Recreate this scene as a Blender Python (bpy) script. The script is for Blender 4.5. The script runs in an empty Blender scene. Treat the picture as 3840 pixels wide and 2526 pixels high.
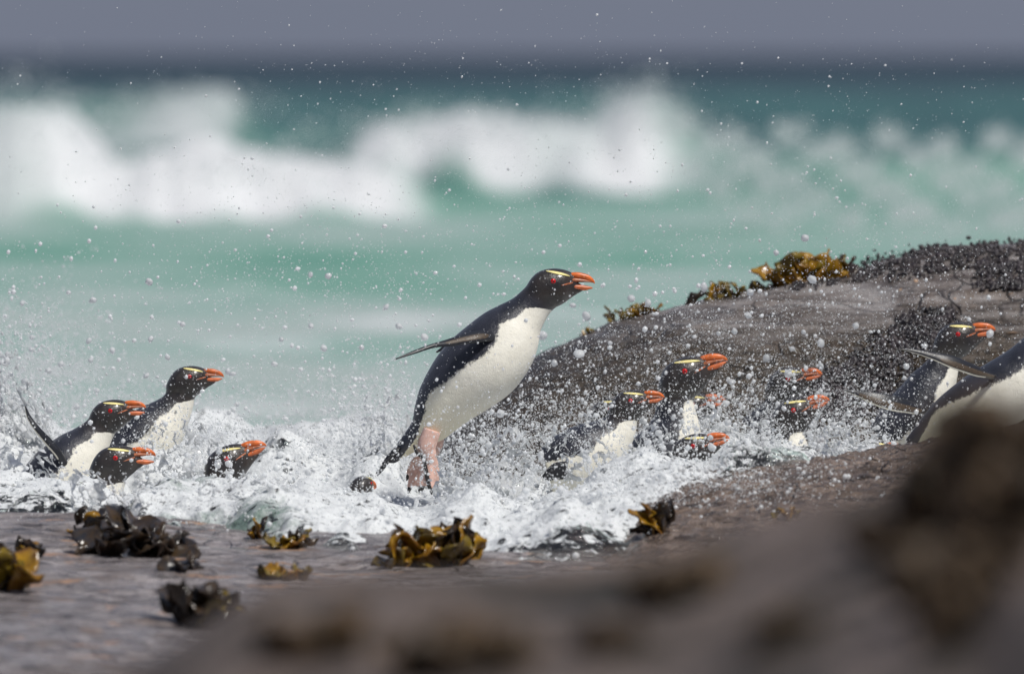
import bpy, math, random
import numpy as np
from mathutils import Vector, Matrix, kdtree
rng = np.random.default_rng(11)
random.seed(11)
sc = bpy.context.scene
C = sc.collection

# ------------------------------------------------------------------ camera
PW, PH = 3840.0, 2526.0            # size of the photograph
LENS, SENS = 400.0, 36.0
F = LENS / SENS * PW               # focal length in photograph pixels
HOR = 205.0                        # height of the horizon in the photograph
CAMZ = (1800.0 - HOR) / F * 24.0   # eye height above the surge (metres)
TILT = math.atan((PH / 2 - HOR) / F)
FOCUS = 24.05
cd = bpy.data.cameras.new('camera')
cam = bpy.data.objects.new('camera', cd); C.objects.link(cam)
cam.location = (0, 0, CAMZ); cam.rotation_euler = (math.pi / 2 - TILT, 0, 0)
cd.lens = LENS; cd.sensor_width = SENS; cd.sensor_fit = 'HORIZONTAL'
cd.clip_start = 0.5; cd.clip_end = 60000
cd.dof.use_dof = True; cd.dof.focus_distance = FOCUS; cd.dof.aperture_fstop = 4.8
sc.camera = cam

# ------------------------------------------------------------------ light
SUN_EL, SUN_AZ = math.radians(55), math.radians(134)    # azimuth measured from +Y (away from camera) to +X (right)
sd = Vector((math.sin(SUN_AZ) * math.cos(SUN_EL), math.cos(SUN_AZ) * math.cos(SUN_EL), math.sin(SUN_EL)))
sl = bpy.data.lights.new('sun', 'SUN'); sl.energy = 4.1; sl.angle = math.radians(10); sl.color = (1.0, 0.965, 0.91)
sun = bpy.data.objects.new('sun', sl); C.objects.link(sun)
sun.rotation_euler = sd.to_track_quat('Z', 'Y').to_euler(); sun.location = (0, 10, 30)
w = bpy.data.worlds.new('World'); sc.world = w; w.use_nodes = True
wn, wl = w.node_tree.nodes, w.node_tree.links
wn.clear()
wo = wn.new('ShaderNodeOutputWorld'); wb = wn.new('ShaderNodeBackground'); wb.inputs['Strength'].default_value = 0.1
sky = wn.new('ShaderNodeTexSky'); sky.sky_type = 'NISHITA'; sky.sun_disc = False
sky.sun_elevation = SUN_EL; sky.sun_rotation = SUN_AZ
wtc = wn.new('ShaderNodeTexCoord'); wmp = wn.new('ShaderNodeMapping'); wmp.inputs['Scale'].default_value = (1.5, 1.5, 5)
wno = wn.new('ShaderNodeTexNoise'); wno.inputs['Scale'].default_value = 2.2; wno.inputs['Detail'].default_value = 6
wcr = wn.new('ShaderNodeValToRGB')
wcr.color_ramp.elements[0].position = .3; wcr.color_ramp.elements[0].color = (.140, .163, .235, 1)
wcr.color_ramp.elements[1].position = .75; wcr.color_ramp.elements[1].color = (.180, .203, .275, 1)
wsc = wn.new('ShaderNodeVectorMath'); wsc.operation = 'SCALE'; wsc.inputs['Scale'].default_value = 10
wmx = wn.new('ShaderNodeMix'); wmx.data_type = 'RGBA'; wmx.inputs['Factor'].default_value = .9
wl.new(wtc.outputs['Generated'], wmp.inputs['Vector']); wl.new(wmp.outputs[0], wno.inputs['Vector'])
wl.new(wno.outputs['Fac'], wcr.inputs['Fac']); wl.new(wcr.outputs['Color'], wsc.inputs[0])
wl.new(sky.outputs['Color'], wmx.inputs[6]); wl.new(wsc.outputs[0], wmx.inputs[7])
wl.new(wmx.outputs[2], wb.inputs['Color']); wl.new(wb.outputs[0], wo.inputs['Surface'])
vs = sc.view_settings
vs.view_transform = 'Standard'; vs.look = 'None'; vs.gamma = 1; vs.exposure = 0.0; vs.use_curve_mapping = False
cy = sc.cycles
cy.use_denoising = True
try: cy.denoiser = 'OPENIMAGEDENOISE'
except Exception: pass
cy.max_bounces = 7; cy.transmission_bounces = 5; cy.transparent_max_bounces = 12; cy.glossy_bounces = 3; cy.diffuse_bounces = 3
cy.caustics_reflective = False; cy.caustics_refractive = False; cy.sample_clamp_indirect = 4; cy.use_adaptive_sampling = True
cy.adaptive_threshold = 0.02

# ------------------------------------------------------------------ helpers
FW = np.array([0, math.cos(TILT), -math.sin(TILT)]); UP = np.array([0, math.sin(TILT), math.cos(TILT)])
CAM = np.array([0, 0, CAMZ])
def at(px, py, d):
    """the point of the place that lies d metres out at this spot of the photograph"""
    px, py, d = np.broadcast_arrays(np.asarray(px, float), np.asarray(py, float), np.asarray(d, float))
    u = (px - PW / 2) / F; v = (PH / 2 - py) / F
    return CAM + d[..., None] * (FW + u[..., None] * np.array([1., 0, 0]) + v[..., None] * UP)
def zat(py, d):  return at(PW / 2, py, d)[..., 2]
def xpx(x, y):   return PW / 2 + np.asarray(x) / np.maximum(np.asarray(y), .1) * F

_perm = np.random.default_rng(5).permutation(256); _perm = np.concatenate([_perm, _perm, _perm])
_g = np.random.default_rng(6).normal(size=(256, 3)); _g /= np.linalg.norm(_g, axis=1)[:, None]
def perlin(p):
    p = np.asarray(p, float); i = np.floor(p).astype(int); f = p - i; i &= 255
    u = f * f * f * (f * (f * 6 - 15) + 10)
    out = 0
    for dx in (0, 1):
        wx = u[:, 0] if dx else 1 - u[:, 0]; a = _perm[i[:, 0] + dx]
        for dy in (0, 1):
            wy = u[:, 1] if dy else 1 - u[:, 1]; b = _perm[a + i[:, 1] + dy]
            for dz in (0, 1):
                wz = u[:, 2] if dz else 1 - u[:, 2]; g = _g[_perm[b + i[:, 2] + dz]]
                out = out + wx * wy * wz * (g[:, 0] * (f[:, 0] - dx) + g[:, 1] * (f[:, 1] - dy) + g[:, 2] * (f[:, 2] - dz))
    return out * 1.5
def fbm(p, o=4, gain=.5, billow=False):
    s, a, t = 0, 1., 0
    for k in range(o):
        n = perlin(np.asarray(p) * 2. ** k + 17.3 * k)
        s = s + a * (np.abs(n) * 2 - .5 if billow else n); t += a; a *= gain
    return s / t
def sstep(a, b, x):
    t = np.clip((np.asarray(x, float) - a) / (b - a), 0, 1); return t * t * (3 - 2 * t)

def tag(o, label=None, cat=None, group=None, kind=None):
    if label: o['label'] = label
    if cat: o['category'] = cat
    if group: o['group'] = group
    if kind: o['kind'] = kind
    return o
def mk(name, V, Fc, mat, parent=None, smooth=True, attrs=None, loc=None):
    """one mesh object; Fc is a list of faces or an (n,3)/(n,4) array"""
    m = bpy.data.meshes.new(name)
    V = np.asarray(V, np.float32)
    if isinstance(Fc, np.ndarray):
        k = Fc.shape[1]; n = len(Fc)
        m.vertices.add(len(V)); m.vertices.foreach_set('co', V.ravel())
        m.loops.add(n * k); m.loops.foreach_set('vertex_index', Fc.astype(np.int32).ravel())
        m.polygons.add(n); m.polygons.foreach_set('loop_start', np.arange(0, n * k, k, dtype=np.int32))
        m.update(calc_edges=True)
    else:
        m.from_pydata([tuple(v) for v in V], [], Fc); m.update()
    if smooth: m.polygons.foreach_set('use_smooth', np.ones(len(m.polygons), bool))
    for kx, a in (attrs or {}).items():
        m.attributes.new(kx, 'FLOAT', 'POINT').data.foreach_set('value', np.asarray(a, np.float32))
    if mat: m.materials.append(mat)
    o = bpy.data.objects.new(name, m); C.objects.link(o)
    if parent: o.parent = parent
    if loc is not None: o.location = loc
    return o
def empty(name, loc):
    o = bpy.data.objects.new(name, None); C.objects.link(o); o.location = loc; o.empty_display_size = .05; return o
def grid_faces(nu, nv, wrap=False):
    i = np.arange(nu - 1)[:, None]; j = np.arange(nv if wrap else nv - 1)[None, :]
    j2 = (j + 1) % nv
    return np.stack([i * nv + j, (i + 1) * nv + j, (i + 1) * nv + j2, i * nv + j2], -1).reshape(-1, 4)
def tri(q): return np.concatenate([q[:, [0, 1, 2]], q[:, [0, 2, 3]]])
def loft(rings):
    """closed tube over rings (n,k,3) with pole caps -> verts, tris"""
    rings = np.asarray(rings); n, k, _ = rings.shape
    V = rings.reshape(-1, 3); Fq = tri(grid_faces(n, k, True))
    c0, c1 = len(V), len(V) + 1
    V = np.concatenate([V, rings[0].mean(0)[None], rings[-1].mean(0)[None]])
    j = np.arange(k); j2 = (j + 1) % k
    return V, np.concatenate([Fq, np.stack([np.full(k, c0), j, j2], -1), np.stack([np.full(k, c1), (n - 1) * k + j2, (n - 1) * k + j], -1)])
def crom(P, n):
    """Catmull-Rom through the rows of P, n samples"""
    P = np.asarray(P, float); m = len(P)
    Q = np.concatenate([2 * P[:1] - P[1:2], P, 2 * P[-1:] - P[-2:-1]])
    t = np.linspace(0, m - 1 - 1e-9, n); i = t.astype(int); f = (t - i)[:, None]
    a, b, c, d = Q[i], Q[i + 1], Q[i + 2], Q[i + 3]
    return .5 * (2 * b + (c - a) * f + (2 * a - 5 * b + 4 * c - d) * f ** 2 + (3 * b - a - 3 * c + d) * f ** 3)
def ico(sub):
    import bmesh
    bm = bmesh.new(); bmesh.ops.create_icosphere(bm, subdivisions=sub, radius=1)
    V = np.array([v.co[:] for v in bm.verts]); Fc = np.array([[v.index for v in f.verts] for f in bm.faces]); bm.free()
    return V, Fc
OCT = (np.array([[1, 0, 0], [-1, 0, 0], [0, 1, 0], [0, -1, 0], [0, 0, 1], [0, 0, -1.]]),
       np.array([[0, 2, 4], [2, 1, 4], [1, 3, 4], [3, 0, 4], [2, 0, 5], [1, 2, 5], [3, 1, 5], [0, 3, 5]]))
ICO1, ICO2 = ico(1), ico(2)
def scatter(P, R, base, stretch=.25):
    """many little blobs as one vertex/face soup"""
    BV, BF = base; n = len(P)
    S = 1 + rng.uniform(-stretch, stretch, (n, 3))
    V = P[:, None, :] + BV[None] * (R[:, None] * S)[:, None, :]
    Fc = BF[None] + (np.arange(n) * len(BV))[:, None, None]
    return V.reshape(-1, 3), Fc.reshape(-1, 3)
def joinsoup(parts):
    V, Fc, o = [], [], 0
    for v, f in parts: V.append(v); Fc.append(f + o); o += len(v)
    return np.concatenate(V), np.concatenate(Fc)

# ------------------------------------------------------------------ materials
class NT:
    def __init__(s, name):
        s.m = bpy.data.materials.new(name); s.m.use_nodes = True; s.t = s.m.node_tree; s.t.nodes.clear()
        s.out = s.t.nodes.new('ShaderNodeOutputMaterial')
    def n(s, typ, **kw):
        nd = s.t.nodes.new(typ)
        for k, v in kw.items():
            if k.startswith('_'): setattr(nd, k[1:], v)
            else: s.set(nd, k, v)
        return nd
    def set(s, nd, k, v):
        i = nd.inputs[int(k[1:])] if k[0] == 'i' and k[1:].isdigit() else nd.inputs[k.replace('__', ' ')]
        if hasattr(v, 'bl_idname') and hasattr(v, 'inputs'): v = v.outputs[0]
        if isinstance(v, bpy.types.NodeSocket): s.t.links.new(v, i)
        else: i.default_value = v
    def pos(s): return s.n('ShaderNodeNewGeometry').outputs['Position']
    def noise(s, vec, scale, detail=4, rough=.5, typ='ShaderNodeTexNoise'):
        return s.n(typ, Vector=vec, Scale=scale, Detail=detail, Roughness=rough).outputs['Fac']
    def mapv(s, vec, sc=(1, 1, 1), rot=(0, 0, 0)): return s.n('ShaderNodeMapping', Vector=vec, Scale=sc, Rotation=rot).outputs[0]
    def ramp(s, fac, *els):
        r = s.n('ShaderNodeValToRGB', Fac=fac); e = r.color_ramp.elements
        while len(e) < len(els): e.new(.5)
        for x, (p, c) in zip(e, els): x.position = p; x.color = (*c, 1) if len(c) == 3 else c
        return r.outputs[0]
    def mixc(s, f, a, b):
        m = s.n('ShaderNodeMix', _data_type='RGBA', Factor=f)
        for k, v in ((6, a), (7, b)): s.set(m, 'i%d' % k, (*v, 1) if isinstance(v, tuple) and len(v) == 3 else v)
        return m.outputs[2]
    def math(s, op, a, b=0., c=None, clamp=False):
        m = s.n('ShaderNodeMath', _operation=op, _use_clamp=clamp, i0=a, i1=b)
        if c is not None: s.set(m, 'i2', c)
        return m.outputs[0]
    def mr(s, v, a, b, c=0., d=1.): return s.n('ShaderNodeMapRange', Value=v, i1=a, i2=b, i3=c, i4=d).outputs[0]
    def attr(s, name): return s.n('ShaderNodeAttribute', _attribute_name=name).outputs['Fac']
    def bump(s, h, strength=.5, dist=.01): return s.n('ShaderNodeBump', Height=h, Strength=strength, Distance=dist).outputs[0]
    def prin(s, **kw):
        p = s.n('ShaderNodeBsdfPrincipled')
        for k, v in kw.items():
            s.set(p, k, (*v, 1) if isinstance(v, tuple) and len(v) == 3 and 'Color' in k else v)
        return p.outputs[0]
    def end(s, sh): s.set(s.out, 'Surface', sh); return s.m
def simple(name, col, rough=.4, spec=.5, nscale=None, var=.25, **kw):
    t = NT(name); base = (*col, 1)
    if nscale:
        nz = t.noise(t.n('ShaderNodeTexCoord').outputs['Object'], nscale, 4)
        base = t.mixc(t.mr(nz, .3, .7), tuple(c * (1 - var) for c in col), tuple(min(1, c * (1 + var)) for c in col))
    a = {'Base Color': base, 'Roughness': rough, 'Specular IOR Level': spec}; a.update(kw)
    p = t.n('ShaderNodeBsdfPrincipled')
    for k, v in a.items(): t.set(p, k, v)
    return t.end(p.outputs[0])

def mat_feathers():
    t = NT('feathers'); obj = t.n('ShaderNodeTexCoord').outputs['Object']
    nz = t.noise(obj, 140, 3, .7); nb = t.noise(obj, 28, 3)
    wv = t.math('ADD', t.attr('white'), t.math('MULTIPLY', t.math('SUBTRACT', nz, .5), .16))
    msk = t.mr(wv, -.015, .025)
    blk = t.mixc(t.attr('head'), t.mixc(t.mr(nb, .35, .65), (.011, .012, .018), (.026, .027, .038)),
                 t.mixc(t.mr(nb, .3, .7), (.013, .011, .0105), (.036, .027, .022)))
    wht = t.mixc(t.attr('yellow'), t.mixc(t.mr(nb, .3, .7), (.72, .69, .60), (.80, .775, .69)), (.70, .64, .42))
    b = t.bump(t.math('ADD', t.noise(t.mapv(obj, (1, 1, .5)), 420, 2, .7), t.math('ADD', t.math('MULTIPLY', t.noise(obj, 90, 3), 1.2), t.math('MULTIPLY', t.noise(obj, 22, 2), 1.6))), .6, .0018)
    return t.end(t.prin(**{'Base Color': t.mixc(msk, blk, wht), 'Roughness': t.mr(msk, 0, 1, .36, .7), 'Specular IOR Level': .5, 'Normal': b,
                           'Coat Weight': t.mr(msk, 0, 1, .5, .1), 'Coat Roughness': .16, 'Sheen Weight': .05, 'Sheen Roughness': .4, 'Sheen Tint': (.75, .85, 1, 1)}))
def mat_flipper():
    t = NT('flipper_skin'); nz = t.noise(t.n('ShaderNodeTexCoord').outputs['Object'], 160, 3)
    f = t.math('ADD', t.attr('buff'), t.math('MULTIPLY', t.math('SUBTRACT', nz, .5), .25))
    c = t.mixc(t.mr(f, .45, .6), (.012, .013, .018), t.mixc(nz, (.03, .022, .016), (.10, .07, .045)))
    c = t.mixc(t.mr(t.attr('pale'), .5, .6), c, (.66, .63, .53))
    return t.end(t.prin(**{'Base Color': c, 'Roughness': .4, 'Normal': t.bump(nz, .4, .001)}))
def mat_rock(name, light, mid, brown, bz=None, streak_rot=0., wet=.35, patch=None, psc=(3, 3, 14), pr=(.6, .68), ss=(2.2, 4)):
    """bedded wet rock: pale weathered skin, brown algae low down (bz = heights between which it fades)"""
    t = NT(name); p = t.pos()
    st = t.mapv(p, (*ss, 26), (0, streak_rot, 0))
    s1 = t.noise(st, 1.6, 6, .62); s2 = t.noise(t.mapv(p, (ss[0] * 2.4, ss[1] * 2.4, 90), (0, streak_rot, 0)), 1.3, 4, .6)
    n1 = t.noise(p, 7, 6, .6); n2 = t.noise(p, 60, 5, .65)
    col = t.mixc(t.mr(s1, .35, .62), mid, light)
    col = t.mixc(t.math('MULTIPLY', t.mr(s2, .52, .64), .8), col, tuple(.3 * c for c in mid))
    col = t.mixc(t.math('MULTIPLY', t.mr(n1, .55, .7), .7), col, brown)
    if bz:
        z = t.n('ShaderNodeSeparateXYZ', Vector=p).outputs[2]
        zz = t.math('ADD', z, t.math('MULTIPLY', t.math('SUBTRACT', n1, .5), .22))
        zz = t.math('ADD', zz, t.math('MULTIPLY', t.math('SUBTRACT', s1, .5), .2))
        alg = t.mixc(t.mr(n2, .4, .62), (.018, .014, .010), (.085, .060, .036))
        col = t.mixc(t.mr(zz, bz[0], bz[1], 1., 0.), col, alg)
    if patch: col = t.mixc(t.mr(t.noise(t.mapv(p, psc), 2.2, 4, .6), *pr), col, patch)
    wp = t.n('ShaderNodeVectorMath', _operation='ADD', i0=t.mapv(p, (1.0, 1.6, 7.), (0, streak_rot, 0)), i1=t.n('ShaderNodeVectorMath', _operation='SCALE', i0=t.n('ShaderNodeTexNoise', Vector=p, Scale=3.).outputs['Color'], Scale=.9).outputs[0])
    ck = t.n('ShaderNodeTexVoronoi', _feature='DISTANCE_TO_EDGE', Vector=wp.outputs[0], Scale=1.7).outputs['Distance']
    col = t.mixc(t.math('MULTIPLY', t.mr(ck, .003, .011, .8, 0.), t.mr(n1, .42, .58)), col, tuple(.12 * c for c in mid))
    col = t.mixc(t.math('MULTIPLY', t.mr(n2, .5, .72), .55), col, tuple(.25 * c for c in mid))
    h = t.math('ADD', t.math('ADD', t.math('MULTIPLY', s2, .8), t.mr(ck, 0., .014, -.8, 0.)), t.math('ADD', n2, t.math('MULTIPLY', t.noise(p, 190, 3, .6), .35)))
    return t.end(t.prin(**{'Base Color': col, 'Roughness': t.mr(n1, .40, .60, wet, wet + .34), 'Specular IOR Level': .5, 'Normal': t.bump(h, .9, .012)}))
def mat_foam():
    t = NT('foam'); p = t.pos(); a = t.attr('foam'); thin = t.attr('thin')
    n1 = t.noise(p, 16, 6, .6); n2 = t.noise(p, 75, 5, .7); n3 = t.noise(p, 34, 5, .65)
    v = t.n('ShaderNodeTexVoronoi', Vector=p, Scale=95.).outputs['Distance']
    f = t.math('ADD', a, t.math('MULTIPLY', t.math('SUBTRACT', n1, .5), 1.3))
    f = t.math('ADD', f, t.math('MULTIPLY', t.math('SUBTRACT', n2, .5), .8))
    col = t.ramp(f, (.25, (.17, .235, .20)), (.48, (.36, .40, .39)), (.72, (.64, .66, .67)))
    h = t.math('ADD', t.math('MULTIPLY', n1, 2.), t.math('ADD', n2, t.math('MULTIPLY', v, .5)))
    nb = t.bump(h, .55, .010)
    foam = t.prin(**{'Base Color': col, 'Roughness': t.mr(f, .3, .7, .12, .5), 'Specular IOR Level': .5, 'Normal': nb, 'Subsurface Weight': .7, 'Subsurface Radius': (1, 1, 1), 'Subsurface Scale': .012})
    # where the foam thins out it opens into lace with clear water between
    g = t.n('ShaderNodeMixShader', Fac=.12); t.set(g, 'i1', t.n('ShaderNodeBsdfTransparent', Color=(.93, .97, .95, 1)).outputs[0]); t.set(g, 'i2', t.n('ShaderNodeBsdfGlossy', Roughness=.1, Normal=nb).outputs[0])
    hole = t.math('SUBTRACT', t.math('ADD', t.math('MULTIPLY', thin, .62), t.math('MULTIPLY', t.math('SUBTRACT', .5, n3), 1.9)), .16)
    m = t.n('ShaderNodeMixShader', Fac=t.mr(hole, .0, .14)); t.set(m, 'i1', foam); t.set(m, 'i2', g.outputs[0])
    return t.end(m.outputs[0])
def mat_drop(name='water_drop', white=.5):
    t = NT(name)
    g = t.n('ShaderNodeBsdfGlass', IOR=1.33, Roughness=.0).outputs[0]
    p = t.prin(**{'Base Color': (.93, .95, .96), 'Roughness': .08, 'Specular IOR Level': .6})
    tr = t.n('ShaderNodeBsdfTranslucent', Color=(.95, .96, .97, 1)).outputs[0]
    a = t.n('ShaderNodeMixShader', Fac=.5); t.set(a, 'i1', p); t.set(a, 'i2', tr)
    m = t.n('ShaderNodeMixShader', Fac=white); t.set(m, 'i1', g); t.set(m, 'i2', a.outputs[0])
    return t.end(m.outputs[0])
def mat_sea():
    t = NT('sea_water'); p = t.pos(); a = t.attr('foam'); dp = t.attr('deep')
    col = t.ramp(dp, (0., (.36, .43, .405)), (.18, (.28, .395, .355)), (.40, (.13, .305, .23)), (.62, (.042, .115, .115)), (.86, (.02, .045, .06)), (1., (.014, .022, .036)))
    n = t.noise(p, 1.1, 6, .65)
    f = t.math('ADD', a, t.math('MULTIPLY', t.math('SUBTRACT', n, .5), .7))
    col = t.mixc(t.mr(f, .25, .8), col, (.68, .695, .705))
    b = t.bump(t.noise(p, 3.2, 5, .6), .6, .12)
    return t.end(t.prin(**{'Base Color': col, 'Roughness': .4, 'Specular IOR Level': .12, 'Normal': b}))
def mat_kelp(name, a, b, rough=.22):
    t = NT(name); o = t.n('ShaderNodeTexCoord').outputs['Object']
    c = t.mixc(t.mr(t.noise(o, 35, 4, .6), .38, .62), a, b)
    return t.end(t.prin(**{'Base Color': c, 'Roughness': rough, 'Specular IOR Level': .5, 'Normal': t.bump(t.noise(o, 110, 3), .5, .003)}))
M = dict(
    feathers=mat_feathers(), flipper=mat_flipper(), foam=mat_foam(), drop=mat_drop('water_drop', .72), speck=mat_drop('water_speck', .92), mist=mat_drop('fine_spray', .85), lace=mat_drop('splash_water', .74), sea=mat_sea(),
    bill_top=simple('bill_red_orange', (.60, .135, .028), .34, .5, 90, .3), bill_side=simple('bill_brown_orange', (.36, .115, .05), .36, .5, 120, .4),
    bill_low=simple('bill_low_orange', (.50, .125, .04), .36, .5, 100, .3), iris=simple('iris_red', (.50, .008, .010), .12, .6),
    pupil=simple('pupil_black', (.01, .008, .008), .1, .6), brow=simple('brow_yellow', (.80, .70, .30), .6, .3, 200, .15),
    foot=simple('foot_pink', (.62, .40, .335), .38, .5, 70, .18), footdark=simple('foot_black', (.018, .015, .015), .4),
    tail=simple('tail_black', (.012, .012, .015), .45), mussel=simple('mussel_shell', (.026, .020, .022), .38, .5, 25, .75),
    limpet=simple('limpet_shell', (.42, .27, .17), .5, .3, 120, .3),
    kelp_gold=mat_kelp('kelp_gold', (.30, .165, .008), (.14, .06, .008)), kelp_olive=mat_kelp('kelp_olive', (.19, .13, .012), (.05, .032, .01)),
    kelp_dark=mat_kelp('kelp_dark', (.022, .022, .026), (.055, .035, .018)), kelp_brown=mat_kelp('kelp_brown', (.045, .026, .012), (.014, .010, .007)), kelp_dry=mat_kelp('kelp_dry', (.105, .062, .028), (.022, .015, .008), .6),
    rock_back=mat_rock('rock_back', (.31, .285, .275), (.125, .10, .088), (.13, .085, .05), (.215, .35), math.radians(8), .14),
    rock_front=mat_rock('rock_front', (.36, .325, .325), (.10, .085, .085), (.14, .095, .07), None, 0., .05, (.40, .24, .15), (4, 5, 14), (.6, .68), (5, 13)),
    rock_mid=mat_rock('rock_mid', (.24, .18, .145), (.095, .066, .048), (.15, .082, .034), None, math.radians(4), .12, None, (3, 3, 14), (.6, .68), (7, 9)),
    rock_near=mat_rock('rock_near', (.22, .172, .152), (.10, .074, .06), (.10, .06, .036), None, 0., .55, (.018, .014, .007), (2.2, 2.2, 2.2), (.47, .60)),
)

# ------------------------------------------------------------------ sea
SEA0 = -0.10
def ip(x, pts): xs, ys = zip(*pts); return np.interp(x, xs, ys)
def bump1(x, c, wl_, wr_): return np.exp(-np.where(x < c, ((x - c) / wl_) ** 2, ((x - c) / wr_) ** 2))
# breaking waves: distance, crest line (photograph x : y), depth of the front face, foam strength
BREAK = [
    (70., [(-900, 560), (-150, 400), (0, 390), (120, 395), (230, 420), (310, 520), (380, 610), (520, 600), (700, 585), (850, 575), (970, 555), (1100, 590), (1250, 622), (1400, 640), (1500, 640), (1590, 740), (1680, 860), (2000, 900), (4800, 900)], 5.0, 1.0),
    (85., [(-900, 640), (900, 640), (1250, 590), (1350, 530), (1450, 470), (1600, 445), (1720, 430), (1850, 450), (2050, 462), (2250, 465), (2310, 400), (2370, 360), (2440, 352), (2510, 400), (2600, 500), (2750, 560), (3000, 590), (3400, 600), (3840, 590), (4800, 560)], 7.0, 1.0),
    (115., [(-900, 420), (0, 430), (330, 450), (480, 400), (640, 365), (740, 322), (820, 330), (880, 400), (940, 490), (1100, 530), (4800, 530)], 9.0, .7),
    (150., [(-900, 360), (1000, 365), (1700, 350), (2600, 340), (3300, 365), (3840, 345), (4800, 350)], 16., .0),
]
FOAMW = [
    [(-900, .6), (0, .65), (240, .7), (420, 1), (1450, 1), (1600, .5), (1720, 0), (4800, 0)],
    [(-900, 0), (1250, .1), (1380, .85), (2350, 1), (2480, .6), (2620, .28), (3000, .12), (3840, .12), (4800, .1)],
    [(-900, .3), (200, .3), (400, .85), (860, .9), (960, .1), (1100, 0), (4800, 0)],
    [(-900, 0), (4800, 0)]]
ny = 520; nx = 420
yy = 25.9 * (20000 / 25.9) ** (np.linspace(0, 1, ny) ** 1.9)
pxx = np.linspace(-2600, 6400, nx)
Y, PX = np.meshgrid(yy, pxx, indexing='ij'); X = (PX - PW / 2) / F * Y
Yf, Xf, Pf = Y.ravel(), X.ravel(), PX.ravel()
near = np.clip(1 - (Yf - 60) / 300, .0, 1)
Z = SEA0 + near * (.05 * perlin(np.stack([Xf * .25, Yf * .16, 0 * Xf], 1)) + .03 * fbm(np.stack([Xf * .9, Yf * .5, 0 * Xf + 3], 1), 3))
foam = .30 * sstep(34, 28, Yf)
for (d, prof, fw, st), fwt in zip(BREAK, FOAMW):
    pw = xpx(Xf, np.full_like(Yf, d))
    zc = zat(ip(pw, prof), d) - SEA0
    wob = .8 * perlin(np.stack([Xf * .6, 0 * Xf + d, 0 * Xf], 1)) * d / 60
    u = Yf - d - wob
    sh = np.where(u < 0, sstep(-fw * .55, 0, u), np.exp(-(u / (fw * 1.3)) ** 2))
    fm = ip(pw, fwt) * st * np.clip(.88 + .75 * fbm(np.stack([Xf * 1.1 * 60 / d, Yf * .25, 0 * Xf + d * 3], 1), 4), 0, 1.1)
    u = u + fw * .38 * fbm(np.stack([Xf * 1.5 * 60 / d, 0 * Xf + d, 0 * Xf + 7], 1), 3)
    fo = fm * np.where(u < 0, sstep(-fw * .62, -fw * .40, u), np.exp(-(u / (fw * .9)) ** 2))
    lump = .20 * fbm(np.stack([Xf * 1.3, Yf * .8, 0 * Xf + d], 1), 4, .55, True) * fo * (d / 60)
    Z = np.maximum(Z, SEA0 + zc * sh) + lump
    foam = np.maximum(foam, fo)
foam = np.maximum(foam, .55 * sstep(-.15, .45, fbm(np.stack([Xf * .9, Yf * .22, 0 * Xf + 9], 1), 4)) * sstep(62, 44, Yf) )
lp = np.log(Yf)
deep = np.interp(Yf, [26, 36, 44, 50, 54, 58, 66, 75, 90, 130, 220, 450, 1500], [.0, .05, .14, .26, .36, .24, .2, .38, .5, .60, .70, .86, .98])
deep = deep + (.42 * fbm(np.stack([Xf * .75 * np.minimum(1, 60 / Yf), lp * 9, 0 * Xf], 1), 4) + .10 * perlin(np.stack([Xf * .6, lp * 16, 0 * Xf + 5], 1))) * np.interp(Yf, [26, 36, 150, 400], [.3, 1, .6, .1])
o = mk('sea', np.stack([Xf, Yf, Z], 1), grid_faces(ny, nx)[:, ::-1], M['sea'], attrs={'foam': foam, 'deep': np.clip(deep, 0, 1)})
tag(o, 'turquoise sea with white breakers reaching to a dark horizon', 'sea', kind='structure')

# ------------------------------------------------------------------ rocks
def field(name, x0, x1, y0, y1, nx, ny, H, mat, disp=None):
    """a solid rock: top given by the height H(x, y), walls and a floor underneath"""
    xs, ys = np.linspace(x0, x1, nx), np.linspace(y0, y1, ny)
    Yg, Xg = np.meshgrid(ys, xs, indexing='ij'); x, y = Xg.ravel(), Yg.ravel(); z = H(x, y)
    V = np.stack([x, y, z], 1)
    if disp is not None: V = V + disp(V)
    Fq = grid_faces(ny, nx)[:, ::-1]
    idx = np.arange(nx * ny).reshape(ny, nx)
    loop = np.concatenate([idx[0], idx[1:, -1], idx[-1, -2::-1], idx[-2:0:-1, 0]])
    low = V[loop].copy(); low[:, 2] = -.75; b = len(V); k = len(loop); j = np.arange(k); j2 = (j + 1) % k
    return mk(name, np.concatenate([V, low]), np.concatenate([Fq, np.stack([loop[j], b + j, b + j2, loop[j2]], 1)]), mat)
def project(px, py, H, d0, d1, n=300):
    """where the sight line through a spot of the photograph meets the rock H"""
    ds = np.linspace(d0, d1, n); P = at(px, py, ds); hit = np.nonzero(P[:, 2] <= H(P[:, 0], P[:, 1]))[0]
    return P[hit[0]] if len(hit) else None
def v3(x, y, z=0.): return np.stack([x, y, np.zeros_like(x) + z], 1)

def terr(h, st=.011):
    k = np.floor(h / st); f = h / st - k; return st * (k + sstep(.62, .98, f)) - h * .35
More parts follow.
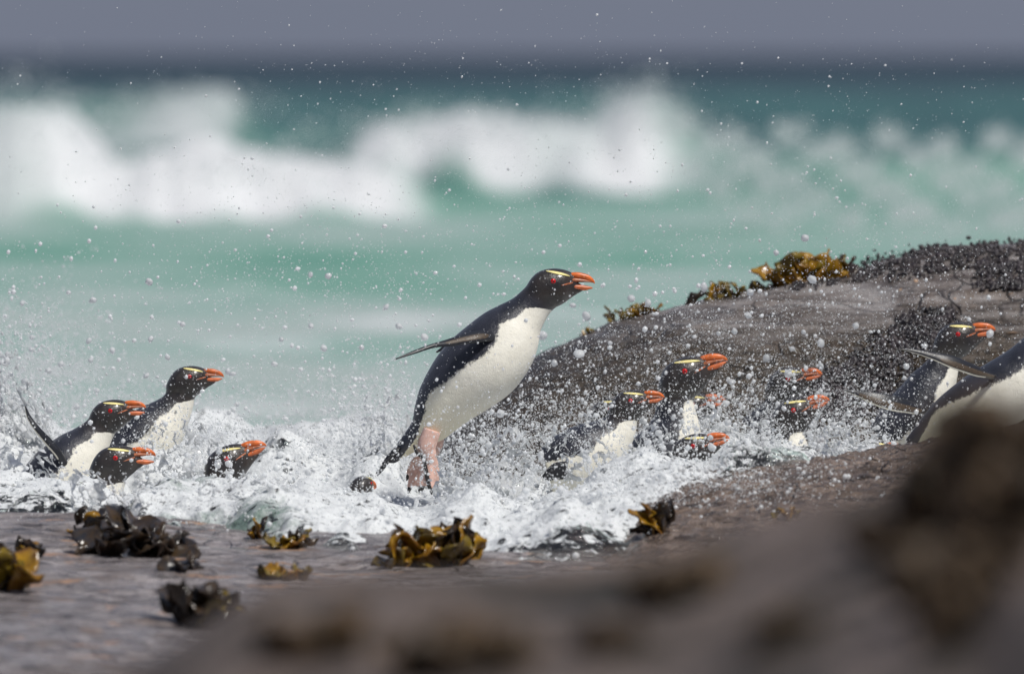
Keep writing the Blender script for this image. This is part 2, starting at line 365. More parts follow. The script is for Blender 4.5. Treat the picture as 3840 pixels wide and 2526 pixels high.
# the ledge in front, washed by the surge
def H_ledge(x, y):
    z = -.068 + .012 * fbm(v3(x * 1.1, y * 2.0, 1.), 4) + terr(.055 * fbm(v3(x * 1.3, y * 2.2, 2.), 5, .55) - .02 * x) + .005 * fbm(v3(x * 2.5, y * 6, 2.), 4, .6) + .004 * fbm(v3(x * 9, y * 20, 6.), 3)
    z = z - .16 * sstep(23.0, 23.9, y) * sstep(0.9, -.2, x) - .22 * sstep(23.4, 24.4, y)
    z = z + .022 * bump1(x, -.86, .5, .35) * sstep(19.2, 20.2, y) * sstep(21.6, 20.8, y) + .02 * sstep(22.4, 22.9, y) * sstep(-.55, -.75, x) * sstep(23.6, 23.1, y)
    return z - .055 * np.clip(22.8 - y, 0, 9)
ledge = field('rock_ledge', -2.6, 2.6, 11., 25.6, 300, 560, H_ledge, M['rock_front'])
tag(ledge, 'flat grey wet rock ledge under the kelp and the surge', 'rock', kind='structure')

# the big dome behind the birds
YR, Y0 = 26.05, 25.15
SIL = [(1200, 1950), (1480, 1880), (1570, 1760), (1640, 1640), (1720, 1545), (1850, 1440), (1980, 1345), (2150, 1262), (2300, 1203), (2500, 1150), (2750, 1098), (3000, 1058), (3250, 1032), (3500, 985), (3700, 965), (3840, 950), (4300, 930), (5200, 990), (6000, 1250)]
def H_dome0(x, y):
    px = xpx(x, np.full_like(x, YR)); zr = zat(ip(px, SIL), YR); zb = -.30
    u = np.clip((YR - y) / (YR - Y0), 0, 1); f = (1 - u ** 2.3) ** .62
    b = np.clip((y - YR) / 1.1, 0, 1); g = 1 - .85 * b ** 1.6
    return zb + (zr - zb) * np.where(y < YR, f, g)
def H_dome(x, y):
    z = H_dome0(x, y)
    q = z - .13 * x
    z = z + .028 * fbm(v3(x * 1.6, y * 1.6, 0) + v3(0 * x, 0 * x, q * 9), 5, .55) + .010 * fbm(np.stack([x * 5, y * 5, q * 60], 1), 4, .6)
    # a step along the mussel seam: the right-hand slab sits higher and nearer
    px = xpx(x, y); seam = sstep(-.02, .03, (px - 3380) / 3000 + (y - 25.6) * .12)
    return z + .025 * seam * sstep(Y0, Y0 + .3, y)
dome = field('boulder', -.75, 3.0, 25.1, 27.3, 420, 260, H_dome, M['rock_back'])
tag(dome, 'big rounded grey boulder with brown face behind the penguins', 'rock')

# the brown shelf the birds on the right climb past
SH = [(2150, 2060), (2300, 1960), (2400, 1850), (2500, 1795), (2700, 1775), (2900, 1752), (3100, 1722), (3300, 1692), (3450, 1660), (3600, 1625), (3840, 1590), (4600, 1560)]
def H_shelf(x, y):
    px = xpx(x, np.full_like(x, 23.3)); zt = zat(ip(px, SH), 23.3); zl = -.11
    u = np.clip((23.35 - y) / 1.3, 0, 1); f = 1 - .95 * u ** 1.5
    b = np.clip((y - 23.35) / .5, 0, 1)
    z = zl + (zt - zl) * np.where(y < 23.35, f, 1 - b ** 2)
    return z + (.016 * fbm(v3(x * 4, y * 4, 5.), 5, .6) + .015 * fbm(v3(x * 18, y * 12, 7.), 4, .6, True)) * sstep(-.15, .05, z + .12)
shelf = field('rock_shelf', .15, 2.4, 21.7, 23.9, 420, 320, H_shelf, M['rock_mid'])
tag(shelf, 'low brown rock shelf glistening wet, sloping up towards the dark kelp', 'rock')

# the near rock, far out of focus
NR = [(-1500, 2800), (0, 2560), (350, 2530), (600, 2440), (800, 2300), (1000, 2205), (1300, 2160), (1700, 2135), (2100, 2125), (2400, 2085), (2700, 1985), (3000, 1900), (3200, 1850), (3320, 1830), (3390, 1760), (3440, 1680), (3510, 1610), (3600, 1575), (3750, 1565), (3840, 1555), (4600, 1540)]
YN = 12.6
def H_near(x, y):
    yn = YN - .9 * sstep(.15, .5, x)
    px = xpx(x, yn); zt = zat(ip(px, NR), yn)
    f = np.where(y < yn, 1 - .16 * np.clip((yn - y) / 4, 0, 1), 1 - np.clip((y - yn) / 1.0, 0, 1) ** 1.7)
    z = -.3 + (zt + .3) * f
    return z + .035 * fbm(v3(x * 3.2, y * 2.2, 3.), 5, .55)
nearr = field('rock', -1.6, 1.7, 7.6, 13.6, 260, 300, H_near, M['rock_near'])
tag(nearr, 'dark grey brown rock in the near foreground, blurred', 'rock')

# ------------------------------------------------------------------ surge of white water
EDGE = [(a, 22.8 - (22.8 - b) * .46 if b < 22.8 else b) for a, b in [(-1200, 23.0), (0, 22.95), (450, 22.9), (620, 22.5), (900, 22.45), (1130, 22.2), (1300, 21.75), (1600, 21.5), (1900, 21.35), (2250, 21.6), (2420, 22.0), (2600, 22.6), (2900, 23.2), (4800, 23.4)]]
R_F = [(-1200, 1800), (0, 1800), (200, 1805), (300, 1835), (400, 1885), (450, 1895), (540, 1830), (640, 1800), (760, 1805), (850, 1805), (960, 1810), (1060, 1830), (1150, 1800), (1300, 1835), (1460, 1890), (1520, 1910), (1620, 1920), (1700, 1900), (1800, 1890), (2000, 1870), (2200, 1815), (2400, 1765), (2550, 1750), (2680, 1750), (2740, 1700), (2800, 1675), (2930, 1672), (3010, 1690), (3050, 1735), (3120, 1715), (3250, 1690), (3330, 1690), (3400, 1720), (4800, 1700)]
R_M = [(-1200, 1650), (-100, 1560), (60, 1530), (160, 1640), (260, 1760), (380, 1790), (520, 1720), (640, 1690), (760, 1660), (840, 1700), (920, 1730), (1050, 1700), (1250, 1690), (1400, 1660), (1480, 1660), (1560, 1800), (1660, 1830), (1850, 1840), (2050, 1800), (2200, 1740), (2330, 1720), (2480, 1690), (2600, 1700), (2700, 1665), (2820, 1650), (2940, 1662), (3040, 1690), (3090, 1742), (3130, 1700), (3200, 1690), (3280, 1660), (3330, 1668), (3400, 1700), (4800, 1700)]
R_B = [(-1200, 1560), (0, 1570), (300, 1600), (500, 1650), (800, 1590), (950, 1620), (1150, 1600), (1300, 1570), (1450, 1600), (1600, 1700), (1700, 1800), (1800, 2000), (4800, 2000)]
def H_foam(x, y):
    z0 = -.105 - .055 * np.clip(22.8 - y, 0, 9)
    px = xpx(x, y)
    e = ip(px, EDGE) + .09 * perlin(v3(x * 3, y * 0, 4.)) + .05 * perlin(v3(x * 11, y * 0, 6.))
    zf = zat(ip(xpx(x, 23.35), R_F), 23.35); zm = zat(ip(xpx(x, 24.55), R_M), 24.55); zb = zat(ip(xpx(x, 26.2), R_B), 26.2)
    t = np.clip((y - e) / (23.35 - e), 0, 1)
    a = np.where(y < 23.35, (zf - z0) * t ** .7, (zf - z0) * np.exp(-((y - 23.35) / .55) ** 2))
    b = (zm - z0) * np.exp(-((y - 24.55) / np.where(y < 24.55, .32, .5)) ** 2)
    c = (zb - z0) * np.exp(-((y - 26.2) / .9) ** 2)
    m = np.maximum(np.maximum(a, b), c)
    low = .045 + .02 * fbm(v3(x * 3, y * 3, 8.), 3)
    return z0 + np.where(y > e, np.maximum(m, low * sstep(0, .35, y - e)), -.05 - .3 * (e - y))
nxf, nyf = 560, 430
xs = np.linspace(-1.55, 1.75, nxf)
ys = np.concatenate([np.linspace(21.9, 25.3, nyf - 60), np.linspace(25.33, 27.6, 60)])
Yg, Xg = np.meshgrid(ys, xs, indexing='ij'); x, y = Xg.ravel(), Yg.ravel()
z = H_foam(x, y); ed = ip(xpx(x, y), EDGE)
inside = sstep(.0, .3, y - ed + .1 * perlin(v3(x * 6, y * 6, 2.)))
V = np.stack([x, y, z], 1)
n_big = fbm(V * [5, 4, 5], 4, .55, True); n_fine = fbm(V * [26, 20, 26] + 4, 4, .6, True)
V[:, 2] += inside * (.065 * (1 - .9 * bump1(xpx(x, y), 1580, 120, 110)) * fbm(V * [5, 4, 5], 3, .5) + .03 * n_big + .006 * n_fine)
V[:, 0] += inside * .020 * fbm(V * 14 + 31, 3, .6); V[:, 1] += inside * .03 * fbm(V * 12 + 57, 3, .6)
fo = .30 + .7 * sstep(-.2, .35, fbm(v3(x * 2.2, y * 1.6, 12.), 4) + .45)
# a clear green pool lies behind the dark kelp
pool = bump1(xpx(x, y), 820, 300, 320) * sstep(22.5, 22.65, y) * sstep(23.15, 22.95, y)
fo = fo * (1 - .75 * pool); V[:, 2] -= .02 * pool
o = mk('surf_foam', V, grid_faces(nyf, nxf)[:, ::-1], M['foam'], attrs={'foam': fo, 'thin': (1 - pool) * np.clip(.92 * sstep(.5, .0, y - ed) + .55 * sstep(.0, .16, V[:, 2]) * sstep(-.2, .3, fbm(V * 3 + 77, 3)), 0, 1)})
tag(o, 'white churning surge of foam between the rocks', 'foam', kind='stuff')
FOAMV, FOAMI = V, inside

# ------------------------------------------------------------------ penguins
HEAD = np.array([  # along the head (mm from the eye): top, bottom, half width
    (-62, -22, -40, 9), (-56, -10, -52, 22), (-46, 6, -58, 30), (-32, 18.5, -61, 34.5), (-14, 25, -60, 36), (4, 26.5, -56, 35), (18, 25, -50, 31.5),
    (28, 22.5, -43, 25), (36, 19.5, -37.5, 16.5), (44, 15, -32, 11.5), (51, 3, -28, 8.5), (58, -9, -24, 7.5), (67, -13, -19, 3.5)], float)
HD = crom(HEAD, 70)
def head_w(x): return [np.interp(x, HD[:, 0], HD[:, k]) for k in (1, 2, 3)]
def head_y(x, z):
    t, b, wd = head_w(x); m = (t + b) / 2; h = (t - b) / 2
    return wd * np.sqrt(np.clip(1 - (np.abs(z - m) / h) ** 2.3, .02, 1))
def head_loft(k=44):
    th = np.linspace(0, 2 * np.pi, k, endpoint=False); r = []
    for xx, t, b, wd in HD:
        m, h = (t + b) / 2, (t - b) / 2; c, s = np.cos(th), np.sin(th)
        r.append(np.stack([np.full(k, xx), wd * np.sign(s) * np.abs(s) ** .87, m + h * np.sign(c) * np.abs(c) ** .87], 1))
    return loft(r)
HV, HF = head_loft()
def bill_loft(rows, n=26, k=20, e=.8):
    R = crom(np.array(rows, float), n); th = np.linspace(0, 2 * np.pi, k, endpoint=False); r = []
    for xx, t, b, wd in R:
        m, h = (t + b) / 2, max((t - b) / 2, .15); c, s = np.cos(th), np.sin(th)
        r.append(np.stack([np.full(k, xx), max(wd, .2) * np.sign(s) * np.abs(s) ** e, m + h * np.sign(c) * np.abs(c) ** e], 1))
    return loft(r)
CULMEN = bill_loft([(33, 16.5, 8, 7), (44, 18.3, 6.5, 9.4), (56, 17.8, 4.4, 8.8), (68, 15, 2, 7.2), (77, 11, -1, 5.6), (83.5, 5.4, -4, 3.6), (87, .3, -6, 2.2), (87.8, -3.6, -6.6, .8)])
SIDE = bill_loft([(22, 1, -5, 5), (31, 6, -5, 12), (44, 7.4, -3.8, 12.4), (56, 5.6, -3, 10.2), (68, 3.2, -2.6, 7.9), (77, .6, -3, 5.2), (83, -1.8, -4, 2.8)])
LOWER = bill_loft([(26, -4, -8, 8), (36, -4, -13, 11), (48, -3.6, -15.4, 11), (60, -3.4, -15.4, 9), (71, -3.8, -14, 6.6), (79, -4.8, -10.4, 4.4), (84, -6, -8.6, 2.5)])
MOUTH = bill_loft([(28, -2, -7, 6), (40, -2.5, -7, 7), (52, -3, -6.5, 5), (58, -4, -6, 3)])
CAN_S = [-30, 0, 27, 58, 87, 123, 163, 208, 253, 297, 334, 366, 396, 423, 454, 469]
CAN_R = [30, 36, 41, 52, 66, 78, 86, 86, 76, 63, 49, 36, 24, 19, 13, 8]
CAN_B = [1.4, 1.05, .45, .42, .34, .42, .42, .33, .28, .20, .25, .25, .5, .6, .8, 1.2]
M['mouth'] = simple('mouth_dark', (.16, .035, .03), .4)
def rot_lower(V, ang, c=(27, -5)):
    a = math.radians(ang); x, z = V[:, 0] - c[0], V[:, 2] - c[1]
    return np.stack([c[0] + x * math.cos(a) + z * math.sin(a), V[:, 1], c[1] - x * math.sin(a) + z * math.cos(a)], 1)
def bake(V, Fc, voxel, smooth):
    o = mk('bake', V, Fc, None)
    r = o.modifiers.new('r', 'REMESH'); r.mode = 'VOXEL'; r.voxel_size = voxel; r.use_smooth_shade = True
    s = o.modifiers.new('s', 'SMOOTH'); s.factor = .5; s.iterations = smooth
    dg = bpy.context.evaluated_depsgraph_get(); m = bpy.data.meshes.new_from_object(o.evaluated_get(dg))
    old = o.data; bpy.data.objects.remove(o); bpy.data.meshes.remove(old)
    return m
def penguin(eye, d, tilt, s, spine, label, gape=0., yaw=0., wide=1., sections=None, n0=-12., base=None, headroll=0., bo=0., group='penguins coming ashore through the surf', bscale=1.):
    """eye: where the eye is in the photograph, d: metres out, tilt: head up (degrees), s: size, spine: centre line from head to tail"""
    hs = .001 * s * d / 24.; E = at(*eye, d)
    base = E if base is None else at(*base, d)
    root = empty('penguin', base); root.rotation_euler.z = math.radians(yaw)
    tag(root, label, 'penguin', group)
    T = math.radians(tilt)
    def hp(V):
        V = np.asarray(V); x, y, z = V[:, 0], V[:, 1], V[:, 2]
        return E - base + hs * np.stack([x * math.cos(T) - z * math.sin(T), y, x * math.sin(T) + z * math.cos(T)], 1)
    k = 48; th = np.linspace(0, 2 * np.pi, k, endpoint=False)
    if sections is not None:
        S = crom(np.array(sections, float), 110)
        D, Vn, B = at(S[:, 0], S[:, 1], d), at(S[:, 2], S[:, 3], d), S[:, 4]
        cen = (D + Vn) / 2; vec = (Vn - D) / 2; r = np.linalg.norm(vec, axis=1); nv = vec / r[:, None]
        kw = np.interp(np.linspace(0, 1, 110), [0, .15, .4, .7, 1], [.86, .9, .98, .95, .8]); sarc = np.interp(np.linspace(0, 1, 110), [0, 1], [0, 469])
    else:
        S = crom(np.array(spine, float), 110); cen = at(S[:, 0], S[:, 1], d)
        arc = np.concatenate([[0], np.cumsum(np.linalg.norm(np.diff(cen, axis=0), axis=1))]) / hs + n0
        tg = np.gradient(cen, axis=0); tg /= np.linalg.norm(tg, axis=1)[:, None]
        nv = np.stack([-tg[:, 2], 0 * tg[:, 0], tg[:, 0]], 1)          # belly side
        sarc = arc; r = np.interp(arc, CAN_S, CAN_R) * hs * bscale; B = np.interp(arc, CAN_S, CAN_B)
        r = np.convolve(np.pad(r, 3, 'edge'), np.ones(7) / 7, 'valid')
        kw = np.interp(arc, [0, 60, 200, 400], [.86, .9, .98, .9])
    rings = cen[:, None, :] - base + r[:, None, None] * (-np.cos(th)[None, :, None] * nv[:, None, :] + (kw[:, None] * np.sin(th)[None, :] * wide)[..., None] * np.array([0, 1., 0]))
    B = B + bo
    TV, TF = loft(rings)
    att = ((1 - np.cos(th))[None, :] / 2 - B[:, None]).ravel(); att = np.concatenate([att, [-.5, -.5]])
    yl = np.repeat(np.interp(sarc, [0, 230, 330, 420], [0, .05, .55, .8]), k); yl = np.concatenate([yl, [0, 0]])
    BV, BF = joinsoup([(TV, TF), (hp(HV), HF)])
    hd = np.concatenate([np.repeat(np.interp(sarc, [10, 60], [1, 0]), k), [0, 0], np.ones(len(HV))])
    att = np.concatenate([att, np.full(len(HV), -.35)]); yl = np.concatenate([yl, np.zeros(len(HV))])
    m = bake(BV, BF, .0036 * s, 5)
    kd = kdtree.KDTree(len(BV))
    for i, v in enumerate(BV): kd.insert(v, i)
    kd.balance()
    nvt = len(m.vertices); co = np.empty(nvt * 3, np.float32); m.vertices.foreach_get('co', co); co = co.reshape(-1, 3)
    ix = np.array([kd.find(c)[1] for c in co])
    A = np.stack([att[ix], yl[ix], hd[ix]], 1)
    ed = np.empty(len(m.edges) * 2, np.int32); m.edges.foreach_get('vertices', ed); ed = ed.reshape(-1, 2)
    for _ in range(4):
        acc = A.copy(); cnt = np.ones(nvt)
        np.add.at(acc, ed[:, 0], A[ed[:, 1]]); np.add.at(acc, ed[:, 1], A[ed[:, 0]])
        np.add.at(cnt, ed[:, 0], 1); np.add.at(cnt, ed[:, 1], 1); A = acc / cnt[:, None]
    for nm, c in (('white', 0), ('yellow', 1), ('head', 2)):
        m.attributes.new(nm, 'FLOAT', 'POINT').data.foreach_set('value', A[:, c].astype(np.float32))
    m.name = 'body'; m.materials.append(M['feathers']); m.polygons.foreach_set('use_smooth', np.ones(len(m.polygons), bool))
    bo = bpy.data.objects.new('body', m); C.objects.link(bo); bo.parent = root
    # bill: ridge, side plates, lower half
    up = mk('upper_bill', hp(CULMEN[0]), CULMEN[1], M['bill_top'], root)
    mk('side_plate', hp(SIDE[0]), SIDE[1], M['bill_side'], up)
    lo = mk('lower_bill', hp(rot_lower(LOWER[0], gape)), LOWER[1], M['bill_low'], root)
    mk('mouth_lining', hp(rot_lower(MOUTH[0], gape * .5)), MOUTH[1], M['mouth'], lo)
    for sg in (-1, 1):
        y0 = float(head_y(0, 0)) * sg
        e = mk('eye', hp(ICO2[0] * [5.8, 3.4, 5.8] + [0, y0 * .985, 0]), ICO2[1], M['iris'], root)
        mk('pupil', hp(ICO1[0] * [2.1, 1.6, 2.1] + [.4, y0 * .985 + sg * 2.5, 0]), ICO1[1], M['pupil'], e)
        # yellow brow, laid on the side of the crown
        n = 26; t = np.linspace(0, 1, n); xx = 35 - 50 * t; zc = 9.5 + 11.5 * t ** .75; hw = .4 + 2.4 * np.sin(np.pi * np.clip(t * .93 + .03, 0, 1)) ** .8
        rr = []
        for q in np.linspace(0, 2 * np.pi, 10, endpoint=False):
            zz = zc + hw * np.cos(q); yb = head_y(xx, zz); off = np.where(np.sin(q) > -.1, 1.6 * np.sin(q) + .9, -1.5)
            rr.append(np.stack([xx, sg * (yb + off), zz + .6], 1))
        v, f = loft(np.stack(rr, 1)); mk('brow_stripe', hp(v), f, M['brow'], root)
        # bare skin at the corner of the bill
        t = np.linspace(0, 1, 14); xx = 42 - 25 * t; zc = -3.4 - 5.5 * t; hw = .3 + 1.5 * np.sin(np.pi * (.25 + .72 * t)); rr = []
        for q in np.linspace(0, 2 * np.pi, 8, endpoint=False):
            zz = zc + hw * np.cos(q); yb = head_y(xx, zz); rr.append(np.stack([xx, sg * (yb + np.where(np.sin(q) > -.1, 1.3 * np.sin(q) + .5, -1.5)), zz], 1))
        v, f = loft(np.stack(rr, 1)); mk('gape_skin', hp(v), f, M['bill_side'], root)
    return root, base
def flipper(root, base, d, pts, widths, dys, chord, thick=.006, pale=False, buff=(.05, .7)):
    """pts: photograph points root to tip; widths: half chord seen (px); dys: metres toward (-) or away; chord: lean of the blade in depth"""
    n = 40; P = crom(np.array([(a, b, c, e) for (a, b), c, e in zip(pts, widths, dys)], float), n)
    cen = at(P[:, 0], P[:, 1], d + P[:, 3]) - base; hw = np.maximum(P[:, 2], .6) * d / F
    tg = np.gradient(cen, axis=0); tg /= np.linalg.norm(tg, axis=1)[:, None]
    up = np.stack([-tg[:, 2], 0 * hw, tg[:, 0]], 1); up[up[:, 2] < 0] *= -1
    cv = up * hw[:, None] + np.array([0, 1., 0]) * (hw * chord)[:, None]
    nn = np.cross(tg, cv); nn /= np.linalg.norm(nn, axis=1)[:, None]; nn[nn[:, 1] > 0] *= -1
    k = 18; th = np.linspace(0, 2 * np.pi, k, endpoint=False); tk = thick * np.interp(np.linspace(0, 1, n), [0, .3, 1], [1.3, 1, .25])
    rings = cen[:, None, :] + np.cos(th)[None, :, None] * cv[:, None, :] + (np.sin(th)[None, :] * tk[:, None])[..., None] * nn[:, None, :]
    u = np.broadcast_to(np.cos(th), (n, k)); t = np.broadcast_to(np.linspace(0, 1, n)[:, None], (n, k)); sd_ = np.broadcast_to(np.sin(th), (n, k))
    bf = sstep(buff[0] - .04, buff[0] + .04, t) * sstep(buff[1] + .1, buff[1] - .1, t) * sstep(.25, .0, u) * sstep(-.9, -.65, u) * (sd_ > -.2)
    pl = (sstep(-.78, -.95, u) if pale else 0 * u) * sstep(.05, .15, t)
    Vv, Ff = loft(rings)
    z2 = np.zeros(2)
    return mk('flipper', Vv, Ff, M['flipper'], root, attrs={'buff': np.concatenate([bf.ravel(), z2]), 'pale': np.concatenate([pl.ravel(), z2])})
def Z1(x, y): return 1300 + x * .6002, 960 + y * .6002          # enlarged views the outlines were measured in
def Z2(x, y): return x / 1.957, 1300 + y / 1.957
def Z3(x, y): return 2000 + x / 1.957, 1200 + y / 1.957
def Z4(x, y): return 3000 + x / 2.237, 1100 + y / 2.237

# the leaping bird
secs = [((1140, 165), (1330, 300), 1.4), ((1110, 200), (1292, 332), 1.08), ((1040, 262), (1252, 385), .46), ((950, 308), (1212, 470), .42), ((860, 355), (1197, 560), .31), ((760, 430), (1168, 650), .42),
        ((660, 515), (1112, 750), .42), ((575, 610), (1022, 857), .33), ((510, 715), (902, 944), .28), ((455, 830), (782, 1017), .17), ((425, 940), (682, 1087), .24), ((408, 1030), (592, 1152), .25),
        ((368, 1095), (490, 1185), .5), ((318, 1165), (420, 1225), .62), ((262, 1250), (345, 1268), .85), ((240, 1288), (300, 1295), 1.3)]
secs = [(*Z1(*a), *Z1(*b), c) for a, b, c in secs]
DM = 24.0
root, base = penguin(Z1(1290, 155), DM, 0, 1.0, None, 'penguin leaping clear of the surf with its bill open and feet dangling', gape=8, sections=secs, base=Z1(500, 1450))
flipper(root, base, DM, [Z1(930, 512), Z1(850, 500), Z1(740, 517), Z1(640, 540), Z1(540, 560), Z1(430, 597), Z1(300, 645)], [26, 25, 21, 16, 8, 6.5, 1.5], [-.055, -.085, -.11, -.135, -.16, -.18, -.20], .9, .007, buff=(.12, .55))
flipper(root, base, DM, [Z1(930, 500), Z1(850, 520), Z1(740, 540), Z1(640, 560), Z1(560, 600)], [24, 22, 18, 12, 3], [.06, .09, .12, .14, .16], .9, .007)
def tube(P, R, k=14, n=24, flat=None):
    Q = crom(np.concatenate([np.asarray(P, float), np.asarray(R, float)[:, None]], 1), n); c = Q[:, :3]; tg = np.gradient(c, axis=0); tg /= np.linalg.norm(tg, axis=1)[:, None]
    a = np.cross(tg, [0, 1., .01]); a /= np.linalg.norm(a, axis=1)[:, None]; b = np.cross(tg, a); th = np.linspace(0, 2 * np.pi, k, endpoint=False)
    return loft(c[:, None] + Q[:, 3][:, None, None] * (np.cos(th)[None, :, None] * a[:, None] + np.sin(th)[None, :, None] * b[:, None] * (flat or 1)))
def foot(pts_leg, toes, dy, line=None):
    L = [tube(at(*np.array([Z1(*p) for p in pts_leg]).T, DM + dy) - base, [.019, .020, .016, .014][:len(pts_leg)])]
    tips = []
    for tp, r0, ty in toes:
        P = at(*np.array([Z1(*p) for p in tp]).T, DM + dy + np.linspace(0, ty, len(tp))) - base
        L.append(tube(P, np.linspace(.0105, .0065, len(tp)), 12, 20)); tips.append((P[-2], P[-1]))
    for (tp, _, ty), (tq, _, tz) in zip(toes[:-1], toes[1:]):      # the web between two toes
        a = crom(at(*np.array([Z1(*p) for p in tp]).T, DM + dy + np.linspace(0, ty, len(tp))) - base, 14)
        b = crom(at(*np.array([Z1(*p) for p in tq]).T, DM + dy + np.linspace(0, tz, len(tq))) - base, 14)
        a, b = a[:-1], b[:-1]
        rg = np.stack([a + [0, -.004, 0], b + [0, -.004, 0], b + [0, .004, 0], a + [0, .004, 0]], 1); L.append(loft(rg))
    v, f = joinsoup(L); m = bake(v, f, .0024, 4); m.name = 'foot'; m.materials.append(M['foot'])
    fo_ = bpy.data.objects.new('foot', m); C.objects.link(fo_); fo_.parent = root
    for p, q in tips:
        dr = (q - p) / np.linalg.norm(q - p); v, f = tube([q - dr * .006, q + dr * .004, q + dr * .013], [.0052, .0042, .001], 10, 10); mk('claw', v, f, M['footdark'], fo_)
    if line:
        P = at(*np.array([Z1(*p) for p in line]).T, DM + dy - .0145) - base; v, f = tube(P, np.interp(np.linspace(0, 1, len(P)), [0, .2, 1], [.002, .0042, .0046]), 10, 30); mk('dark_edge', v, f, M['footdark'], fo_)
foot([(535, 1085), (500, 1190), (515, 1240), (522, 1290)], [([(508, 1262), (482, 1350), (474, 1436)], 1, -.006), ([(522, 1280), (522, 1370), (528, 1452)], 1, -.012), ([(535, 1262), (556, 1345), (556, 1432)], 1, .004)], -.035,
     [(418, 1178), (440, 1225), (478, 1262), (492, 1320), (505, 1390), (522, 1452)])
foot([(560, 1085), (540, 1185), (500, 1240), (475, 1270)], [([(470, 1245), (415, 1300), (388, 1366)], 1, .0), ([(468, 1262), (420, 1360), (394, 1446)], 1, -.01), ([(488, 1270), (468, 1360), (458, 1440)], 1, -.014)], .03)
tl = []
for i in range(12):
    a = i / 11; st = np.array([292 - 40 * a + 6 * math.sin(i * 3), 1235 + 42 * a]); L_ = 105 + 45 * abs(math.sin(i * 1.9)) - 20 * a; en = st + L_ * np.array([-.70 + .16 * a, .72 + .05 * a])
    md = (st + en) / 2; dy = -.028 + .056 * ((i * 7) % 12) / 11
    P = at(*np.array([Z1(*p) for p in (st - (en - st) * .5, md, en)]).T, DM + dy * np.array([.6, 1, 1.2])) - base; tl.append(tube(P, [.0050, .0040, .0008], 8, 12, .5))
v, f = joinsoup(tl); mk('tail', v, f, M['tail'], root)

def zs(Z, *pts): return [Z(*p) for p in pts]
# left-hand group
rA, bA = penguin(Z2(812, 467), 24.25, 8, .85, zs(Z2, (775, 520), (735, 600), (660, 700), (570, 810), (470, 930), (350, 1060), (230, 1150)),
        'penguin with open bill and one flipper raised behind it, breasting the foam', gape=10, n0=-14, yaw=0)
flipper(rA, bA, 24.25, zs(Z2, (470, 860), (420, 770), (340, 680), (270, 600), (215, 520), (183, 432)), [16, 15, 14, 11, 8, 2], [-.06, -.08, -.09, -.10, -.10, -.10], .7, .006, True, (2, 3))
penguin(Z2(1392, 215), 24.6, 2, .82, zs(Z2, (1355, 280), (1330, 350), (1290, 440), (1215, 540), (1110, 650), (990, 770), (860, 890)),
        'penguin stretching its neck up behind the one with the raised flipper, bill nearly closed', gape=2.5, n0=-22)
penguin(Z2(850, 812), 23.85, 6, .96, zs(Z2, (825, 890), (800, 960), (765, 1050), (715, 1160), (640, 1280), (540, 1380)),
        'penguin low in the foam with bill wide open, only head and dark neck showing', gape=11, n0=-14)
penguin(Z2(1665, 818), 24.0, 21, 1.0, zs(Z2, (1640, 880), (1620, 960), (1580, 1060), (1500, 1180), (1390, 1290)),
        'lone penguin head with closed bill tipped up out of the foam, nothing else showing', n0=-14)
penguin(Z1(108, 1416), 23.75, -10, .56, zs(Z1, (95, 1470), (70, 1550), (20, 1680)),
        'penguin nearly under the foam beneath the leaping bird, only brow and eye out', yaw=58, n0=-14)
# right-hand group
rF, bF = penguin(Z3(712, 588), 24.3, 8, .82, zs(Z3, (680, 640), (660, 710), (620, 800), (540, 890), (430, 970), (300, 1050), (180, 1110), (110, 1130)),
        'penguin with closed bill and cream breast showing through the splash right of the leaping bird', n0=-12)
tl = []
for i in range(7):
    a = i / 6; P = at(*np.array([Z3(250 - 30 * a, 1075 + 50 * a), Z3(160, 1090 + 40 * a), Z3(70 + 30 * a, 1150 + 25 * a)]).T, 24.05) - bF; tl.append(tube(P, [.012, .012, .003], 8, 12, .5))
v, f = joinsoup(tl); mk('tail', v, f, M['tail'], rF)
penguin(Z3(1108, 372), 24.5, 17, 1.07, zs(Z3, (1060, 450), (1050, 540), (1045, 650), (1040, 770), (1010, 900), (930, 1040), (820, 1160)),
        'tall penguin with thick neck upright and closed bill pointing up, against the boulder', n0=-14, bscale=.85, bo=.24)
penguin(Z3(1165, 612), 24.95, 8, .80, zs(Z3, (1130, 680), (1100, 760), (1040, 880), (950, 1000)),
        'penguin hidden behind the upright neck, just its orange bill poking out', gape=4, n0=-14)
penguin(Z3(560, 650), 24.95, 8, .80, zs(Z3, (530, 720), (490, 800), (420, 900), (330, 1000)),
        'penguin hidden behind the cream-breasted one, just a sliver of yellow brow visible', n0=-14)
penguin(Z3(1170, 920), 24.0, 14, .90, zs(Z3, (1140, 980), (1100, 1060), (1030, 1160), (940, 1270)),
        'penguin head resting low on the smooth white foam by the brown shelf', n0=-14)
penguin(Z3(1865, 428), 24.9, 10, .84, zs(Z3, (1830, 500), (1800, 580), (1740, 700), (1650, 830)),
        'penguin head veiled by dense spray against the dark boulder, red bill tip showing', n0=-14, bo=2, bscale=.7)
penguin(Z3(1905, 658), 24.55, 18, .91, zs(Z3, (1865, 725), (1870, 800), (1885, 880), (1890, 970), (1850, 1090), (1780, 1200)),
        'penguin with rounded nape and pale throat rising behind the white foam bank', n0=-14, bscale=.8)
rL, bL = penguin(Z4(1320, 340), 24.75, 9, .92, zs(Z4, (1270, 440), (1220, 560), (1165, 680), (1100, 800), (1040, 920), (960, 1040), (860, 1160), (740, 1280)),
        'penguin with slender neck stretched up and long flipper held back, behind the dark kelp', n0=-12, bscale=.85, bo=.22)
